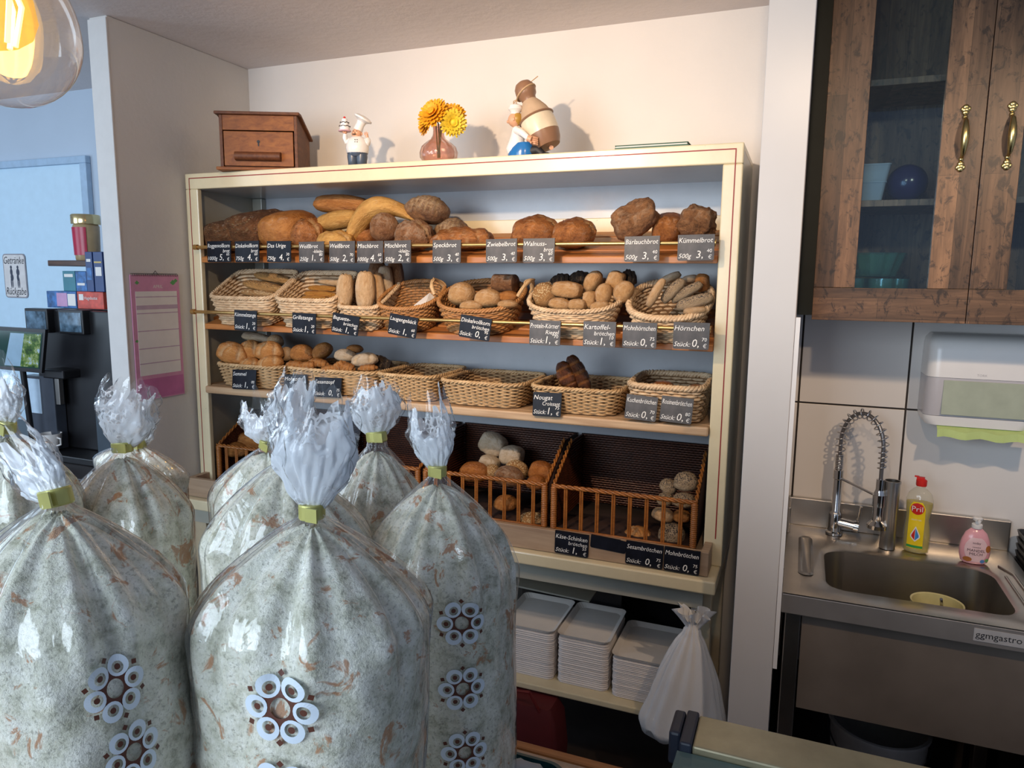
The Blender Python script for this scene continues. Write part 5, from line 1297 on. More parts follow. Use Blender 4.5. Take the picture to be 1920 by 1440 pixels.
def ell(cx, cz, rx, rz): return lambda z: (cx-rx*math.sqrt(max(0, 1-((z-cz)/rz)**2)), cx+rx*math.sqrt(max(0, 1-((z-cz)/rz)**2)))
lb = label_patch(lambda z: (-.024+(0 if z < .15 else (z-.15)*.6), .020-(0 if z < .15 else (z-.15)*.6)), .016, .166, full, .62, ylab, 'front_label', ps, Mq)
def lp(f, z0, z1, mat, nm, g): return label_patch(f, z0, z1, full, .62, mat, nm, lb if False else ps, Mq, g)
lp(ell(-.002, .144, .0185, .019), .1252, .1628, red, 'red_roundel', 1.02)
label_patch(lambda z: (-.024, .020), .018, .026, full, .62, plain('label_green', (.03, .30, .06, 1), .5), 'green_strip', ps, Mq, 1.02)
lp(lambda z: (-.002-.013*min(1, (.088-z)/.028)*(1 if z > .052 else max(0, (z-.038)/.014)), -.002+.013*min(1, (.088-z)/.028)*(1 if z > .052 else max(0, (z-.038)/.014))), .039, .0875, paperw, 'drop_outline', 1.02)
lp(lambda z: (-.002-.010*min(1, (.083-z)/.024)*(1 if z > .054 else max(0, (z-.042)/.012)), -.003), .043, .082, red, 'red_half_drop', 1.03)
lp(lambda z: (-.002, -.002+.010*min(1, (.083-z)/.024)*(1 if z > .054 else max(0, (z-.042)/.012))), .043, .082, plain('label_blue', (.05, .25, .62, 1), .4), 'blue_half_drop', 1.03)
def wtext(s, x, z, h, w_, prof, ratio, M, g, mat, nm, par):
    vs, fs, tw = text_geo(s, 0); kx = min(h, w_/tw); mb = MB(); mb.add(wrap([(x-tw*kx/2+a*kx, z+b*h) for a, b in vs], 0, prof, ratio, g, M), fs); build(mb, nm, mat, par)
wtext('Pril', -.002, .136, .024, .032, full, .62, Mq, 1.05, pot_white, 'brand_lettering', ps)
wtext('KRAFT-GEL', -.002, .106, .0055, .03, full, .62, Mq, 1.03, pot_white, 'small_lettering', ps)
# pink soap bottle
P1 = at(1822, 1050, z=ZS); qx, qy = P1.x, 2.47
so = thing('hand_soap_bottle', 'pink hand soap pump bottle on the right rear corner of the sink', 'bottle', (qx, qy, ZS+.001))
pinkb = plain('pink_soap', (.78, .38, .42, 1), .2, var=.05)
f2 = [(.030, 0, 0), (.036, .005, 0), (.0405, .025, 0), (.041, .045, 0), (.037, .072, 0), (.028, .094, 0), (.016, .106, 0), (.011, .109, 0)]
bottle(f2, pinkb, 'bottle_body', so, .55); Mq = Matrix.Translation((qx, qy, ZS+.0012))
mb = MB(); mb.lathe([(.0135, .108), (.0145, .110), (.0145, .120), (.012, .122), (.006, .123), (.006, .134)], M=Mq, n=20); mb.tube([(0, 0, .137), (0, -.024, .135)], .0045, 8, M=Mq); mb.lathe([(.012, .132), (.014, .139), (.010, .143)], M=Mq, n=16); build(mb, 'pump', white, so, smooth=True)
label_patch(ell(0, .045, .030, .040), .008, .082, f2, .55, plain('label_pale_pink', (.80, .56, .58, 1), .4), 'front_label', so, Mq, 1.012)
ink = plain('label_ink', (.10, .05, .06, 1), .6)
wtext('MANDEL', 0, .040, .0115, .044, f2, .55, Mq, 1.05, ink, 'mandel_lettering', so); wtext('MILCH', 0, .029, .0115, .034, f2, .55, Mq, 1.05, ink, 'milch_lettering', so)
wtext('today', 0, .064, .009, .024, f2, .55, Mq, 1.05, ink, 'today_lettering', so); wtext('CREMESEIFE', 0, .0525, .004, .026, f2, .55, Mq, 1.05, ink, 'subtitle_lettering', so)
almond = plain('almond_brown', (.42, .15, .04, 1), .4)
for (ex_, ez_, rx_, rz_, mt_, nm_) in ((.031, .050, .007, .011, almond, 'almond_print'), (-.020, .014, .011, .008, almond, 'almond_print'), (.018, .011, .006, .006, plain('seal_blue', (.08, .22, .5, 1), .4), 'blue_seal'), (.030, .014, .0055, .006, plain('seal_green', (.15, .4, .12, 1), .4), 'green_seal')):
    label_patch(ell(ex_, ez_, rx_, rz_), ez_-rz_*.99, ez_+rz_*.99, f2, .55, mt_, nm_, so, Mq, 1.03, 8, 5)
# bowl with a spoon in the basin
bw = at(1755, 1128, z=ZS-.05); bcx, bcy = .405, 2.215
bo = thing('mixing_bowl', 'pale yellow plastic bowl lying in the sink basin', 'bowl', (bcx, bcy, ZS-.249))
mb = MB(); mb.lathe([(.040, 0), (.045, .004), (.063, .16), (.066, .205), (.067, .207), (.063, .205), (.043, .01)], (bcx, bcy, ZS-.249), 36); build(mb, 'bowl_body', plain('pale_yellow_plastic', (.60, .54, .26, 1), .35), bo, smooth=True)
mb = MB(); mb.tube([(bcx+.02, bcy, ZS-.23), (bcx+.002, bcy-.052, ZS-.03), (bcx-.004, bcy-.070, ZS-.004)], .004, 8)
tag(build(mb, 'spoon', chrome, smooth=True), 'steel spoon handle leaning out of the yellow bowl', 'spoon')
# things right of the sink and under it
rk = thing('baking_tray_stack', 'stack of dark baking trays at the right end of the sink', 'trays', (.80, 2.32, ZS-.03))
for k in range(5):
    z = ZS-.02+.022*k; rings = [rr_ring(.672, .99, 2.06, 2.60, .02, z), rr_ring(.668, .994, 2.056, 2.604, .02, z+.016), rr_ring(.671, .991, 2.059, 2.601, .02, z+.016), rr_ring(.676, .986, 2.064, 2.596, .02, z+.003)]
    build(MB().loft(rings), 'tray', plain('tray_dark', (.06, .055, .05, 1), .35, .7) if k == 0 else MATS['tray_dark'], rk, smooth=True)
build(MB().box(.672, 1.0, 2.03, 2.62, .0, ZS-.022), 'base_box', dark, rk)
u = at(1640, 1400, y=2.3)
pa = thing('bucket', 'white plastic bucket standing under the sink', 'bucket', (.30, 2.30, 0))
mb = MB(); mb.lathe([(.11, .001), (.115, .006), (.135, .36), (.142, .37), (.142, .38), (.132, .38), (.112, .02)], (.30, 2.30, 0), 40); build(mb, 'bucket_body', plain('bucket_white', (.45, .42, .40, 1), .5), pa, smooth=True)
mb = MB(); mb.tube([(.30-.143, 2.30, .365)]+[(.30-.143*math.cos(a), 2.30-.143*math.sin(a)*.75-.01, .365-.10*math.sin(a)) for a in [PI*i/16 for i in range(1, 16)]]+[(.30+.143, 2.30, .365)], .0025, 6); build(mb, 'handle', dark, pa, smooth=True)

# ------------------------------------------------------------------ side room: sign, coffee machine, shelf
p0, p1 = at(5, 476, y=YW-.014), at(54, 559, y=YW-.014)
sg = thing('tin_sign', 'small white tin sign reading Getränke Rückgabe on the pale blue panel', 'sign', ((p0.x+p1.x)/2, YW-.016, p1.z))
cx, cz = (p0.x+p1.x)/2, (p0.z+p1.z)/2; hx, hz = (p1.x-p0.x)/2, (p0.z-p1.z)/2
ptb = lambda hx, hz, r: [(cx+a, cz+b) for a, b in rbox(hx, hz, r)]
build(MB().poly(ptb(hx, hz, .02), YW-.017, YW-.014), 'sign_plate', plain('sign_border', (.30, .28, .30, 1), .5), sg)
build(MB().poly(ptb(hx-.006, hz-.006, .016), YW-.0178, YW-.0169), 'sign_face', plain('sign_cream', (.72, .68, .66, 1), .5), sg)
mb = MB(); put_text(mb, 'Getränke', cx, cz+hz*.55, .055, hx*1.8, None, YW-.0182, 'C', .3); put_text(mb, 'Rückgabe', cx, cz-hz*.85, .055, hx*1.8, None, YW-.0182, 'C', .3); build(mb, 'lettering', black, sg)
for s in (-1, 1):
    mb = MB(); X0 = cx+s*.026
    mb.disc((X0, cz+.046), .008, .009, 14, YW-.0181); mb.disc((X0, cz+.020), .013 if s > 0 else .010, .020, 14, YW-.0182)
    mb.disc((X0-s*.003, cz-.008), .012 if s < 0 else .009, .019, 14, YW-.0183); mb.disc((X0-s*.005, cz-.037), .004, .028, 12, YW-.0184); mb.disc((X0+s*.006, cz-.037), .004, .028, 12, YW-.0185)
    build(mb, 'standing_figure_print', plain('sign_ink', (.05, .06, .09, 1), .6) if s < 0 else MATS['sign_ink'], sg)
YM = 2.18
mzt = Z(120, 580, YM)
mx0, mx1 = X(52, 600, YM), -2.62
cm = thing('coffee_machine', 'tall black coffee machine in the side room beside the white pillar', 'coffee machine', ((mx0+mx1)/2, 2.38, .9))
build(MB().box(mx0+.01, mx1, YM+.02, 2.60, .931, mzt-.005), 'housing', dark, cm, bev=.006)
build(MB().box(mx0+.13, mx1, YM-.10, 2.60, .9005, .93), 'drip_tray', dark, cm, bev=.004)
scr = plain('dim_blue_display', (.12, .20, .28, 1), .12, var=.35, scale=30)
for a, b in ((52, 94), (114, 160)):
    x0, x1 = X(a, 600, YM), X(b, 600, YM)
    d = build(MB().box(x0, x1, YM-.012, YM+.04, mzt-.105, mzt), 'display_housing', dark, cm, bev=.004)
    build(MB().box(x0+.01, x1-.01, YM-.0135, YM-.0121, mzt-.095, mzt-.012), 'display', scr, d)
x0, x1 = X(107, 730, YM-.02), X(115, 730, YM-.02)
build(MB().box(x0, x1, YM-.03, YM-.01, Z(110, 758, YM-.02), Z(110, 708, YM-.02)), 'spout_strip', steel, cm, bev=.002)
mb = MB(); mb.box(x0-.03, x0+.10, YM-.06, YM+.02, Z(110, 706, YM), Z(110, 690, YM)); build(mb, 'outlet_head', dark, cm, bev=.006)
pw = thing('milk_cooler', 'black box with a pale blue lit front panel beside the coffee machine', 'cooler', (X(70, 740, YM), 2.3, .9))
x0, x1 = X(44, 740, YM-.04), X(99, 740, YM-.04); xm = X(75, 740, YM-.04)
build(MB().box(x0, x1, YM-.035, YM+.017, .931, Z(70, 706, YM-.04)), 'housing', plain('cooler_grey', (.05, .06, .08, 1), .3), pw, bev=.004)
build(MB().box(x0+.004, xm, YM-.038, YM-.034, Z(60, 774, YM-.04), Z(60, 710, YM-.04)), 'front_panel', plain('cooler_panel', (.52, .66, .80, 1), .3), pw, bev=.001)
# tablet screen leaning in front
A, Bq, Cq, Dq = at(-14, 612, y=2.02), at(85, 618, y=2.06), at(78, 700, y=2.06), at(-20, 690, y=2.02)
tb = thing('order_tablet', 'tilted dark tablet screen reflecting green foliage, at the left edge', 'tablet', (Cq.x, 2.05, 1.0))
nn = (Bq-A).cross(Dq-A).normalized(); nn = nn if nn.y > 0 else -nn
def quad(nm, pts, mat, th, par): mb = MB(); mb.add([tuple(p) for p in pts]+[tuple(p+nn*th) for p in pts], [(0, 1, 2, 3), (7, 6, 5, 4), (0, 4, 5, 1), (1, 5, 6, 2), (2, 6, 7, 3), (3, 7, 4, 0)]); return build(mb, nm, mat, par)
quad('tablet_body', [A, Bq, Cq, Dq], dark, .015, tb)
def foliage():
    t = NT('tablet_reflection'); co = t.coord(scale=(1, 1, 1)); n = t.noise(co, 22, 5, .7)
    col = t.ramp(n, [(.35, (.01, .03, .01)), (.48, (.06, .14, .02)), (.56, (.28, .34, .10)), (.64, (.40, .55, .75))]); t.base(col); t.set(Roughness=.15); return t.m
e = -nn*.0012; L_ = lambda a, b: A+(Bq-A)*a+(Dq-A)*b+e
quad('screen', [L_(.06, .08), L_(.96, .08), L_(.96, .93), L_(.06, .93)], plain('dark_green_screen', (.01, .05, .04, 1), .12), -.0002, tb)
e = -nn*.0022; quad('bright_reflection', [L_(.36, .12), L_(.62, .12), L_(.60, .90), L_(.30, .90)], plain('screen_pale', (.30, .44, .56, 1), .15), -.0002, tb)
quad('foliage_reflection', [L_(.62, .12), L_(.94, .12), L_(.94, .90), L_(.60, .90)], foliage(), -.0002, tb)  # foliage mirrored in the screen, painted on as colour
mb = MB(); q = (Cq+Dq)/2; mb.cyl(q+Vector((0, .03, .05)), Vector((q.x, q.y+.05, .93)), .012, 10); mb.lathe([(.07, .901), (.07, .915), (.02, .93)], (q.x, q.y+.05, 0), 24); build(mb, 'stand', dark, tb, smooth=True)
# worktop of the side room
ct = thing('side_counter', 'dark side room counter under the coffee machine', 'counter', (-3.4, 2.3, 0))
build(MB().box(-4.6, -2.42, 1.93, 2.64, .86, .90), 'worktop', plain('dark_worktop', (.04, .035, .035, 1), .4), ct, bev=.004); build(MB().box(-4.6, -2.42, 1.96, 2.64, 0, .86), 'cupboard_front', dark, ct)
# grey caddy, cup, brown thing
x0, x1 = X(178, 780, 2.05), -2.50
gc = thing('waste_caddy', 'dark grey caddy with a small white sticker next to the pillar', 'bin', ((x0+x1)/2, 2.11, .90))
zc_ = Z(180, 745, 2.05); build(MB().box(x0, x1, 2.05, 2.17, .901, zc_), 'caddy_body', plain('slate_plastic', (.05, .07, .09, 1), .4), gc, bev=.006)
sx_ = X(193, 795, 2.05); build(MB().box(sx_, sx_+.035, 2.0485, 2.0499, Z(190, 803, 2.05), Z(190, 791, 2.05)), 'sticker', paperw, gc)
c = at(70, 822, y=2.06)
cu = thing('coffee_cup', 'white coffee cup in front of the coffee machine', 'cup', (c.x, 2.06, .93))
mb = MB(); hcup = .062; mb.lathe([(.024, .931), (.028, .934), (.042, .99), (.044, 1.01), (.041, 1.01), (.026, .94)], (c.x, 2.12, 0), 28); build(mb, 'cup_body', white, cu, smooth=True)
mb = MB(); mb.tube([(c.x+.040, 2.12, .995), (c.x+.062, 2.12, .99), (c.x+.060, 2.12, .965), (c.x+.034, 2.12, .957)], .004, 8); build(mb, 'handle', white, cu, smooth=True)
# boxes and jars over the machine
xh0, xh1 = X(89, 492, 2.30), -2.60; zsh = Z(120, 499, 2.30); zst = Z(120, 488, 2.30)
tag(build(MB().box(xh0, xh1, 2.30, 2.63, zsh, zst), 'wall_shelf', wood('dark_burl', (.03, .012, .008, 1), (.14, .06, .03, 1), 8, 0, .3), bev=.003), 'short dark brown shelf board over the coffee machine', 'shelf')
def tbox(a, b, c, d, Y, dep, mats, nm, label, cat='box', z0=None, marks=()):
    x0, x1 = X(a, (c+d)/2, Y), X(b, (c+d)/2, Y); z1_, z0_ = Z((a+b)/2, c, Y), Z((a+b)/2, d, Y)
    if z0 is not None: z0_ = z0
    t = thing(nm, label, cat, ((x0+x1)/2, Y+dep/2, z0_), 'packets over the coffee machine')
    build(MB().box(x0, x1, Y, Y+dep, z0_, z1_), 'carton', mats[0], t, bev=.002)
    for (u0, u1, v0, v1, mt, mn) in marks: build(MB().box(x0+(x1-x0)*u0, x0+(x1-x0)*u1, Y-.0012, Y-.0002, z0_+(z1_-z0_)*v0, z0_+(z1_-z0_)*v1), mn, mt, t)
    return x0, x1, z0_, z1_
tb_blue = plain('tea_box_blue', (.04, .16, .42, 1), .4, var=.3, scale=40); tb_teal = plain('tea_box_teal', (.04, .20, .26, 1), .4); tb_red = plain('tea_box_red', (.62, .07, .04, 1), .4, var=.2, scale=30); tb_navy = plain('coffee_box_navy', (.01, .04, .16, 1), .35)
lpink = plain('tea_box_pink_print', (.55, .30, .50, 1), .4); goldp = plain('box_gold_print', (.60, .42, .12, 1), .4)
zt0 = mzt+.0005
a = tbox(88, 143, 546, 579, 2.26, .09, (tb_blue,), 'tea_box', 'blue and pink tea box lying on the coffee machine', z0=zt0, marks=((.35, .7, .1, .9, lpink, 'pink_print'), (.72, .98, .15, .85, paperw, 'white_print')))
x0, x1, q0, q1 = tbox(145, 194, 547, 580, 2.25, .09, (tb_red,), 'tea_box', 'red Hagebutte tea box on the coffee machine next to the pillar', z0=zt0, marks=((.08, .25, .5, .85, paperw, 'round_mark'),))
T_ = [o for o in bpy.data.objects if o.get('label', '').startswith('red Hagebutte')][0]
mb = MB(); put_text(mb, 'Hagebutte', x0+(x1-x0)*.28, q0+(q1-q0)*.55, (q1-q0)*.26, (x1-x0)*.62, None, 2.2485, 'L', 0); build(mb, 'lettering', paperw, T_)
tbox(118, 141, 508, 545, 2.28, .07, (tb_teal,), 'tea_box', 'teal tea box standing on the blue tea box', z0=a[3]+.0005, marks=((.15, .85, .7, .85, paperw, 'pale_print'),))
tbox(142, 162, 509, 546, 2.281, .07, (tb_blue,), 'tea_box', 'light blue tea box standing beside the teal one', z0=a[3]+.0005, marks=((.15, .85, .3, .42, paperw, 'pale_print'),))
tbox(161, 174, 472, 546, 2.24, .06, (tb_navy,), 'coffee_carton', 'navy coffee carton with blue print before the shelf end', z0=q1+.0005, marks=((.2, .8, .75, .82, paperw, 'pale_print'), (.15, .85, .3, .6, tb_blue, 'blue_print')))
tbox(176, 193, 472, 546, 2.241, .06, (tb_navy,), 'coffee_carton', 'navy coffee carton with a barcode next to the pillar', z0=q1+.0005, marks=((.2, .85, .4, .62, paperw, 'barcode_field'), (.1, .9, .72, .76, goldp, 'gold_line')))
cjx = X(155, 440, 2.40); zj0, zj1 = zst+.0005, Z(155, 402, 2.40)
cj = thing('instant_coffee_jar', 'gold lidded instant coffee jar with red label on the brown shelf', 'jar', (cjx, 2.42, zj0))
rj = abs(X(179, 440, 2.40)-X(132, 440, 2.40))/2*.74
mb = MB(); hj = zj1-zj0; mb.lathe([(rj*.8, zj0), (rj*.86, zj0+.008), (rj*.93, zj0+hj*.75), (rj*.8, zj0+hj*.80)], (cjx, 2.42, 0), 28); build(mb, 'jar_glass', plain('coffee_in_glass', (.42, .30, .16, 1), .15), cj, smooth=True)
mb = MB(); mb.lathe([(rj*1.0, zj0+hj*.79), (rj*1.02, zj0+hj*.81), (rj*1.02, zj1-.004), (rj*.96, zj1)], (cjx, 2.42, 0), 28); build(mb, 'gold_lid', plain('gold_lid', (.70, .56, .30, 1), .2, .9), cj, smooth=True)
mb = MB(); n = 14; V = []
for k in range(n+1):
    a_ = R_(-150+110*k/n); V += [(cjx+rj*.92*math.cos(a_), 2.42+rj*.92*math.sin(a_), zj0+hj*.12), (cjx+rj*.98*math.cos(a_), 2.42+rj*.98*math.sin(a_), zj0+hj*.72)]
mb.add(V, [(2*k, 2*k+2, 2*k+3, 2*k+1) for k in range(n)]); build(mb, 'red_label', plain('crimson_label', (.45, .01, .05, 1), .3), cj, smooth=True)

# ------------------------------------------------------------------ serving counter in the foreground
ZC = .98
sc_ = thing('serving_counter', 'wooden serving counter carrying the cellophane bags', 'counter', (-1.0, .4, 0))
build(MB().box(-2.0, -.162, -.15, .955, ZC-.035, ZC), 'counter_top', plain('beige_counter_laminate', (.52, .38, .27, 1), .5, var=.12, scale=60), sc_, bev=.003)
build(MB().box(-2.0, -.162, .9555, .974, ZC-.040, ZC+.002), 'edge_strip', slatwood, sc_, bev=.004)
build(MB().box(-1.98, -.17, -.1, .93, 0, ZC-.036), 'cupboard_body', plain('counter_body', (.12, .07, .05, 1), .6), sc_)
q = at(1015, 1432, z=ZC+.03)
tc = thing('teal_tray', 'dark teal plastic tray at the rear edge of the wooden counter', 'tray', (q.x, .86, ZC))
rings = [rr_ring(-.40, q.x+.035, .78, .905, .03, ZC+.001), rr_ring(-.403, q.x+.04, .777, .908, .03, ZC+.03), rr_ring(-.398, q.x+.035, .782, .903, .028, ZC+.03), rr_ring(-.395, q.x+.031, .785, .90, .026, ZC+.006)]
build(MB().loft(rings), 'tray_body', plain('dark_teal', (.01, .06, .07, 1), .3), tc, smooth=True)
mb = MB(); rings = []
for i in range(9):
    t = i/8; r = .045*math.sin(PI*min(.98, max(.08, t)))**.6
    rings.append([(q.x-.015+r*(1+.25*noise.noise(Vector((math.cos(a)*2, math.sin(a)*2, t*6))))*math.cos(a), .845+r*.8*(1+.3*noise.noise(Vector((math.cos(a)*2+5, math.sin(a)*2, t*6))))*math.sin(a), ZC+.009+.05*t) for a in [2*PI*j/24 for j in range(24)]])
tag(build(MB().loft(rings), 'crumpled_film', plasticbox, smooth=True), 'crumpled clear plastic film lying in the teal tray', 'film')
# display counter rail on the right
dcn = thing('display_counter', 'glass display counter with beige metal rail at the lower right', 'counter', (.4, 1.0, 0))
zr = 1.055; ya = at(1312, 1340, z=zr).y; yb_ = at(1290, 1397, z=zr).y; xl = at(1312, 1340, z=zr).x
beige = plain('beige_metal_rail', (.40, .35, .22, 1), .32, .35, var=.08)
build(MB().box(xl, 1.2, yb_, ya, zr-.03, zr), 'top_rail', beige, dcn, bev=.003)
navyp = plain('navy_plastic_cap', (.02, .028, .05, 1), .45)
build(MB().box(xl-.018, xl-.0005, yb_-.002, ya+.003, zr-.034, zr+.003), 'end_cap', navyp, dcn, bev=.003)
mb = MB(); mb.box(xl-.036, xl-.019, yb_+.02, ya+.001, zr-.05, zr+.001); build(mb, 'cap_hinge', navyp, dcn, bev=.004)
mb = MB(); mb.add([(xl-.02, yb_-.003, zr-.010), (1.2, yb_-.003, zr-.010), (1.2, .40, zr-.075), (xl-.045, .40, zr-.075), (xl-.02, yb_-.003, zr-.016), (1.2, yb_-.003, zr-.016), (1.2, .40, zr-.081), (xl-.045, .40, zr-.081)],
    [(0, 1, 2, 3), (7, 6, 5, 4), (0, 4, 5, 1), (1, 5, 6, 2), (2, 6, 7, 3), (3, 7, 4, 0)]); build(mb, 'glass_top', tealglass, dcn)
build(MB().box(xl+.01, 1.2, .42, ya-.03, 0, zr-.09), 'cabinet_body', plain('counter_shade', (.06, .07, .065, 1), .6), dcn)

# ------------------------------------------------------------------ pendant lamp
pc = at(8, 68, y=.82)
gr = 128*(pc-CAM).dot(FW)/FOC
pn = thing('pendant_lamp', 'clear glass pendant lamp with glowing amber bulb at the upper left', 'lamp', tuple(pc-Vector((0, 0, gr))))
mb = MB(); prof = []
for k in range(19):
    a = -PI/2+PI*.86*k/18; prof.append((gr*math.cos(a)*1.0, gr*math.sin(a)*(1.0 if a < 0 else 1.25)))
prof2 = [(max(.001, r-.002), z) for r, z in prof][::-1]
mb.lathe(prof, tuple(pc), 48, caps=(True, False)); build(mb, 'glass_shade', clearg, pn, smooth=True)
amb = NT('amber_bulb_glass'); amb.n.remove(amb.b); tr_ = amb.new('ShaderNodeBsdfTransparent'); tr_.inputs[0].default_value = (1.0, .72, .25, 1); em = amb.new('ShaderNodeEmission'); em.inputs[0].default_value = (1.0, .60, .14, 1); em.inputs[1].default_value = 1.1
mx_ = amb.new('ShaderNodeMixShader'); mx_.inputs[0].default_value = .55; amb.l(tr_.outputs[0], mx_.inputs[1]); amb.l(em.outputs[0], mx_.inputs[2]); amb.l(mx_.outputs[0], amb.n['Material Output'].inputs[0])
bc_ = pc+Vector((-.018, 0, .035))
mb = MB(); mb.lathe([(.004, -gr*.50), (gr*.28, -gr*.42), (gr*.46, -gr*.28), (gr*.54, -gr*.05), (gr*.50, gr*.25), (gr*.30, gr*.75), (gr*.22, gr*1.2)], tuple(bc_), 32); build(mb, 'amber_bulb', amb.m, pn, smooth=True)
fil = NT('filament_glow'); fil.set(Emission_Strength=14.0); fil.b.inputs['Emission Color'].default_value = (1.0, .78, .40, 1)
mb = MB()
for k in range(7):
    a = 2*PI*k/7; mb.tube([bc_+Vector((gr*.13*math.cos(a), gr*.13*math.sin(a), gr*.8)), bc_+Vector((gr*.34*math.cos(a), gr*.34*math.sin(a), gr*.15)), bc_+Vector((gr*.22*math.cos(a), gr*.22*math.sin(a), -gr*.42))], .0042, 6)
build(mb, 'filament', fil.m, pn, smooth=True)
pl_ = bpy.data.lights.new('pendant_bulb_light', 'POINT'); pl_.energy = 7; pl_.color = (1.0, .62, .28); pl_.shadow_soft_size = .03
po_ = bpy.data.objects.new('pendant_bulb_light', pl_); COL.objects.link(po_); po_.location = bc_
mb = MB(); mb.lathe([(gr*.3, gr*1.15), (gr*.32, gr*1.2), (gr*.30, gr*1.75), (.006, gr*1.85)], tuple(pc), 24); mb.cyl(pc+Vector((0, 0, gr*1.8)), (pc.x, pc.y, 2.598), .003, 8); build(mb, 'socket_and_cord', dark, pn, smooth=True)

# ------------------------------------------------------------------ cellophane bags of bread crumbs
def motif(surf, th0, z0, sc, rot0, parent):
    """printed flower of six rings laid on the bag surface"""
    mb = MB()
    def put(pts, fs, mi, lift):
        mb.cur = mi
        mb.add([surf(th0+a/surf.R, z0+b, lift) for a, b in pts], fs)
    def circ(cx, cy, rx, n=20, inner=0, el=1, lift=1.0, mi=0, ic=(0, 0)):
        o = [(cx+rx*math.cos(2*PI*k/n), cy+rx*el*math.sin(2*PI*k/n)) for k in range(n)]
        if inner:
            i_ = [(cx+ic[0]+rx*inner*math.cos(2*PI*k/n), cy+ic[1]+rx*el*inner*math.sin(2*PI*k/n)) for k in range(n)]
            put(o+i_, [(k, (k+1) % n, n+(k+1) % n, n+k) for k in range(n)], mi, lift)
        else: put(o, [tuple(range(n))], mi, lift)
    for k in range(6):
        a = rot0+2*PI*k/6; cx, cy = .0205*sc*math.cos(a), .0205*sc*math.sin(a)
        circ(cx, cy, .0100*sc, inner=.56, lift=.0016, ic=(-.0016*sc*math.cos(a), -.0016*sc*math.sin(a)))
        circ(cx*.93, cy*.93, .0029*sc, 14, mi=1, lift=.0014)
        b = a+PI/6; d = .0285*sc; s = .0032*sc
        put([(d*math.cos(b)+s*math.cos(b+q*PI/2), d*math.sin(b)+s*math.sin(b+q*PI/2)) for q in range(4)], [(0, 1, 2, 3)], 1, .0014)
    circ(0, 0, .0125*sc, 24, inner=.68, lift=.0012, mi=1)
    for k in range(6):
        b = rot0+2*PI*k/6+PI/6; d = .0135*sc; s = .0045*sc
        put([(d*math.cos(b)+s*math.cos(b+q*2*PI/3), d*math.sin(b)+s*math.sin(b+q*2*PI/3)) for q in range(3)], [(0, 1, 2)], 1, .0012)
    build(mb, 'printed_motif', [motifw, motifb], parent, smooth=False)

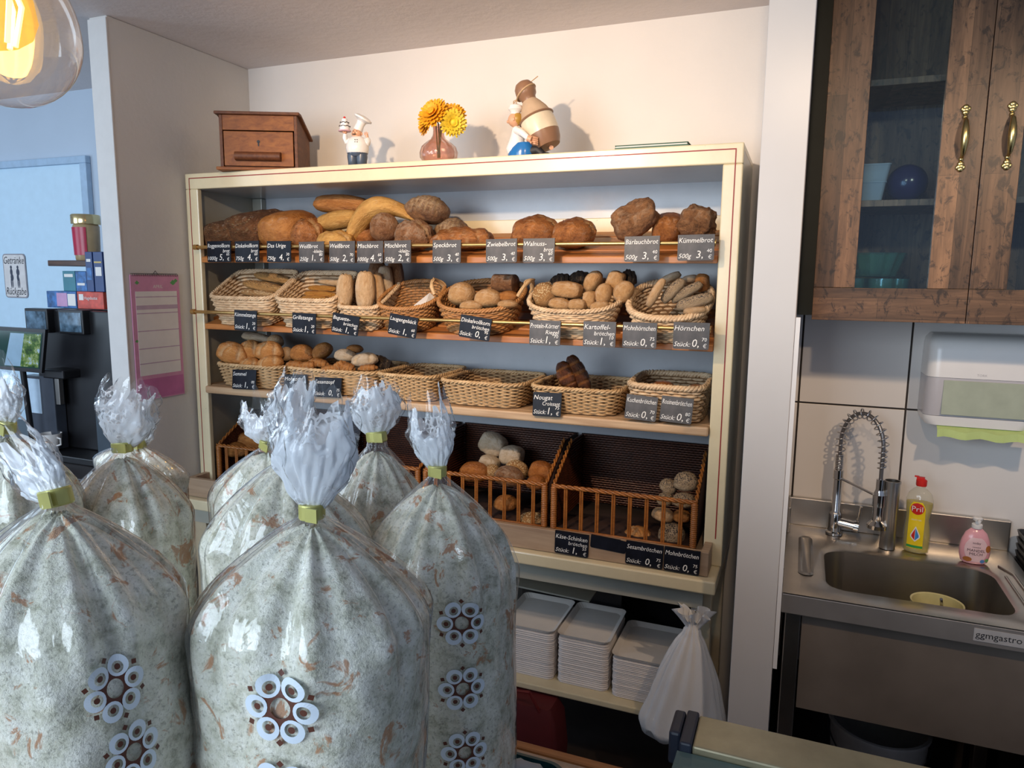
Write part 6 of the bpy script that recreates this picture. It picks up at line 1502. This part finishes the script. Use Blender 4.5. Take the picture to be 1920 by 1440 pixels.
def cello_bag(px, py, Y, W, D, yaw, label, motifs=(), ruf=(0, 0, .10), lean=0, seed=0, shoulder=.11, rw=.045, clip_rot=0, clen=.018):
    """px,py: pixel of the clip; W,D: size of the body; ruf: tip offset and length of the gathered top"""
    N_ = at(px, py, y=Y); H = N_.z-ZC; base = Vector((N_.x-lean, Y, ZC))
    t = thing('cellophane_bag', label, 'bag', base, 'cellophane bags of grated bread on the counter')
    cyaw, syaw = math.cos(R_(yaw)), math.sin(R_(yaw))
    def radius(s):   # s = distance below the clip
        u = min(1, max(0, s)/shoulder); r = 1-(1-u)**1.55
        b = min(1, max(0, (H-s))/.02)
        return max(clen*.9/(W/2), r)*(.86+.14*b**.5)
    def surf_pt(th, z, lift=0, k=1.0, pleat=True):
        s = H-z; f = radius(s); c, n_ = math.cos(th), math.sin(th); ex = 2.5; q = (abs(c)**ex+abs(n_)**ex)**(-1/ex)
        pl = 0
        if pleat:
            top = max(0, 1-s/(shoulder*1.5)); pl = (.16*top)*(math.sin(th*11+seed)*.6+math.sin(th*17+seed*2)*.5)*min(1, s/.012)
            pl += .016*noise.noise(Vector((c*2+seed, n_*2, z*14)))+.010*noise.noise(Vector((c*5, n_*5+seed, z*30)))
        sx = (W/2*f+lift)*q*(1+pl)*k; sy = (D/2*f+lift)*q*(1+pl)*k
        x, y = sx*c, sy*n_; cx = lean*(max(0, z)/H)
        return (base.x+cx+x*cyaw-y*syaw, base.y+x*syaw+y*cyaw, ZC+.001+z)
    NS, NZ = 96, 46; rings = []; rin = []
    for i in range(NZ+1):
        z = (H)*(i/NZ)**.75; rings.append([surf_pt(2*PI*j/NS, min(z, H-.0005)) for j in range(NS)])
    film_o = build(MB().loft(rings, (True, False)), 'cellophane', film, t, smooth=True, autos=False)
    htop = H-shoulder*.17
    for i in range(NZ+1):
        z = .003+(htop-.003)*(i/NZ)**.8; sc_k = .985*(1 if i < NZ-7 else math.sqrt(max(.02, 1-((i-(NZ-7))/7.4)**2))*.6+.4 if i < NZ else .25)
        rg = []
        for j in range(NS):
            a = 2*PI*j/NS; p = surf_pt(a, z, k=sc_k, pleat=True); b = 1+.045*noise.noise(Vector((math.cos(a)*4+seed, math.sin(a)*4, z*26)))*(1 if z > H*.6 else .25)-.014
            cx = base.x+lean*z/H; rg.append((cx+(p[0]-cx)*b, base.y+(p[1]-base.y)*b, p[2]+(.006*noise.noise(Vector((math.cos(a)*3, math.sin(a)*3+seed, 1))) if i > NZ-9 else 0)))
        rin.append(rg)
    build(MB().loft(rin), 'grated_bread', crumbs, t, smooth=True, autos=False)
    # gathered top: an inner lace printed cone and a longer clear one
    tip = Vector((ruf[0], ruf[1], ruf[2]))
    ax = tip.normalized(); e1 = Vector((math.cos(R_(yaw+20)), math.sin(R_(yaw+20)), 0)); e1 = (e1-ax*e1.dot(ax)).normalized(); e2 = ax.cross(e1)
    for nm, mat, L, wk, ss in (('lace_printed_top', lace, .86, 1.0, 0), ('clear_top', film, 1.08, 1.12, 9)):
        rings = []
        for i in range(22):
            u = i/21; wd = math.sin(min(1, u/.62)*PI/2)**.85 if u < .62 else 1-.30*((u-.62)/.38)**1.6
            rr = clen*.75+(rw*wk-clen*.75)*wd; rg = []
            for j in range(96):
                a = 2*PI*j/96; ca, sa = math.cos(a), math.sin(a)
                f = 1+.30*u*noise.noise(Vector((ca*1.6+seed+ss, sa*1.6, u*2.6+seed)))+.26*noise.noise(Vector((ca*4.3+ss, sa*4.3+seed, u*4.5)))+.12*noise.noise(Vector((ca*9, sa*9+seed+ss, u*9)))
                edge = 0 if i < 13 else (i-13)/8*(.030*noise.noise(Vector((ca*1.5+ss, sa*1.5+seed, 7)))+.006*noise.noise(Vector((ca*5, sa*5+seed, 3))))*1.5
                p = N_+tip*(u*L)+ax*edge+(e1*ca*rr*f+e2*sa*rr*f*.36)
                rg.append(tuple(p))
            rings.append(rg)
        build(MB().loft(rings, (False, False)), nm, mat, t, smooth=True, autos=False)
    # clip band
    CM = Matrix.Translation(N_) @ Matrix.Rotation(R_(clip_rot), 4, 'Y') @ Matrix.Rotation(R_(yaw), 4, 'Z'); hw = .0068+.15*(clen-.01)
    mb = MB(); rings = []
    for dz, g in ((-hw, .94), (-hw*.8, 1), (hw*.8, 1), (hw, .94)): rings.append([((clen+.001)*g*math.copysign(abs(math.cos(a))**.7, math.cos(a)), .011*g*math.sin(a), dz) for a in [2*PI*j/40 for j in range(40)]])
    mb.loft(rings, (True, True), M=CM); mb.box(clen*.3, clen+.005, -.0128, -.0112, -hw*.9, hw*.9, CM @ Matrix.Rotation(R_(-6), 4, 'Z')); build(mb, 'gold_clip', clipgold, t)
    class S:
        R = W/2
        def __call__(s, th, z, lift): return surf_pt(th, z, lift, pleat=True)
    S_ = S()
    for (mx, my, scl, ro) in motifs:
        best = None
        for a in range(-170, -9, 4):
            for kz in range(0, 50):
                z = H*kz/50*.98; u, v = pj(surf_pt(R_(a)-R_(yaw)*0, z)); d = (u-mx)**2+(v-my)**2
                if best is None or d < best[0]: best = (d, R_(a), z)
        _, a0, z0_ = best
        for da in range(-4, 5):
            for dz in range(-5, 6):
                u, v = pj(surf_pt(a0+R_(da), z0_+dz*.002)); d = (u-mx)**2+(v-my)**2
                if d < best[0]: best = (d, a0+R_(da), z0_+dz*.002)
        motif(S_, best[1], best[2], scl, R_(ro), t)
    return t
cello_bag(585, 957, .50, .208, .17, 4, 'big front centre cellophane bag with one full ring flower print', [(528, 1325, 1.0, 0), (528, 1490, 1.0, 0)], (.018, -.01, .100), .016, 1, .10, .031, clen=.010)
cello_bag(105, 932, .40, .200, .155, -6, 'front left cellophane bag, its white top leaning to the left', [(215, 1287, .86, 15), (252, 1410, .86, 15), (0, 1425, .8, 0)], (-.038, .0, .036), -.024, 2, .095, .020, -14, clen=.014)
cello_bag(820, 882, .80, .195, .17, -4, 'rightmost tall cellophane bag with a column of ring flower prints', [(865, 1168, .95, 0), (868, 1290, .95, 0), (872, 1410, .95, 0)], (-.015, .0, .080), -.008, 3, .13, .025, clen=.011)
cello_bag(229, 838, .80, .195, .16, 6, 'cellophane bag with lace printed top fanning in front of the calendar', (), (.026, .0, .092), -.005, 4, .12, .040, -4, clen=.017)
cello_bag(258, 830, .925, .25, .06, -8, 'cellophane bag behind the lace fanned one, next to the cabinet post', (), (.02, .005, .04), 0, 5, .045, .02)
cello_bag(500, 833, .89, .220, .11, 0, 'rear cellophane bag before the leftmost display basket', (), (-.008, .0, .060), -.01, 6, .10, .032, 16, clen=.010)
cello_bag(532, 857, .71, .225, .14, 8, 'cellophane bag right behind the big front centre bag', (), (.022, .0, .095), -.012, 7, .12, .026, clen=.012)
cello_bag(706, 818, .88, .175, .13, 0, 'cellophane bag with folded gold clip between the front centre and rightmost bags', (), (-.004, .0, .075), 0, 8, .15, .034, -6, clen=.015)
cello_bag(8, 797, .66, .185, .16, 0, 'cellophane bag at the left picture edge with its top cut off', (), (-.005, .0, .07), 0, 9, .12, .028, 14)
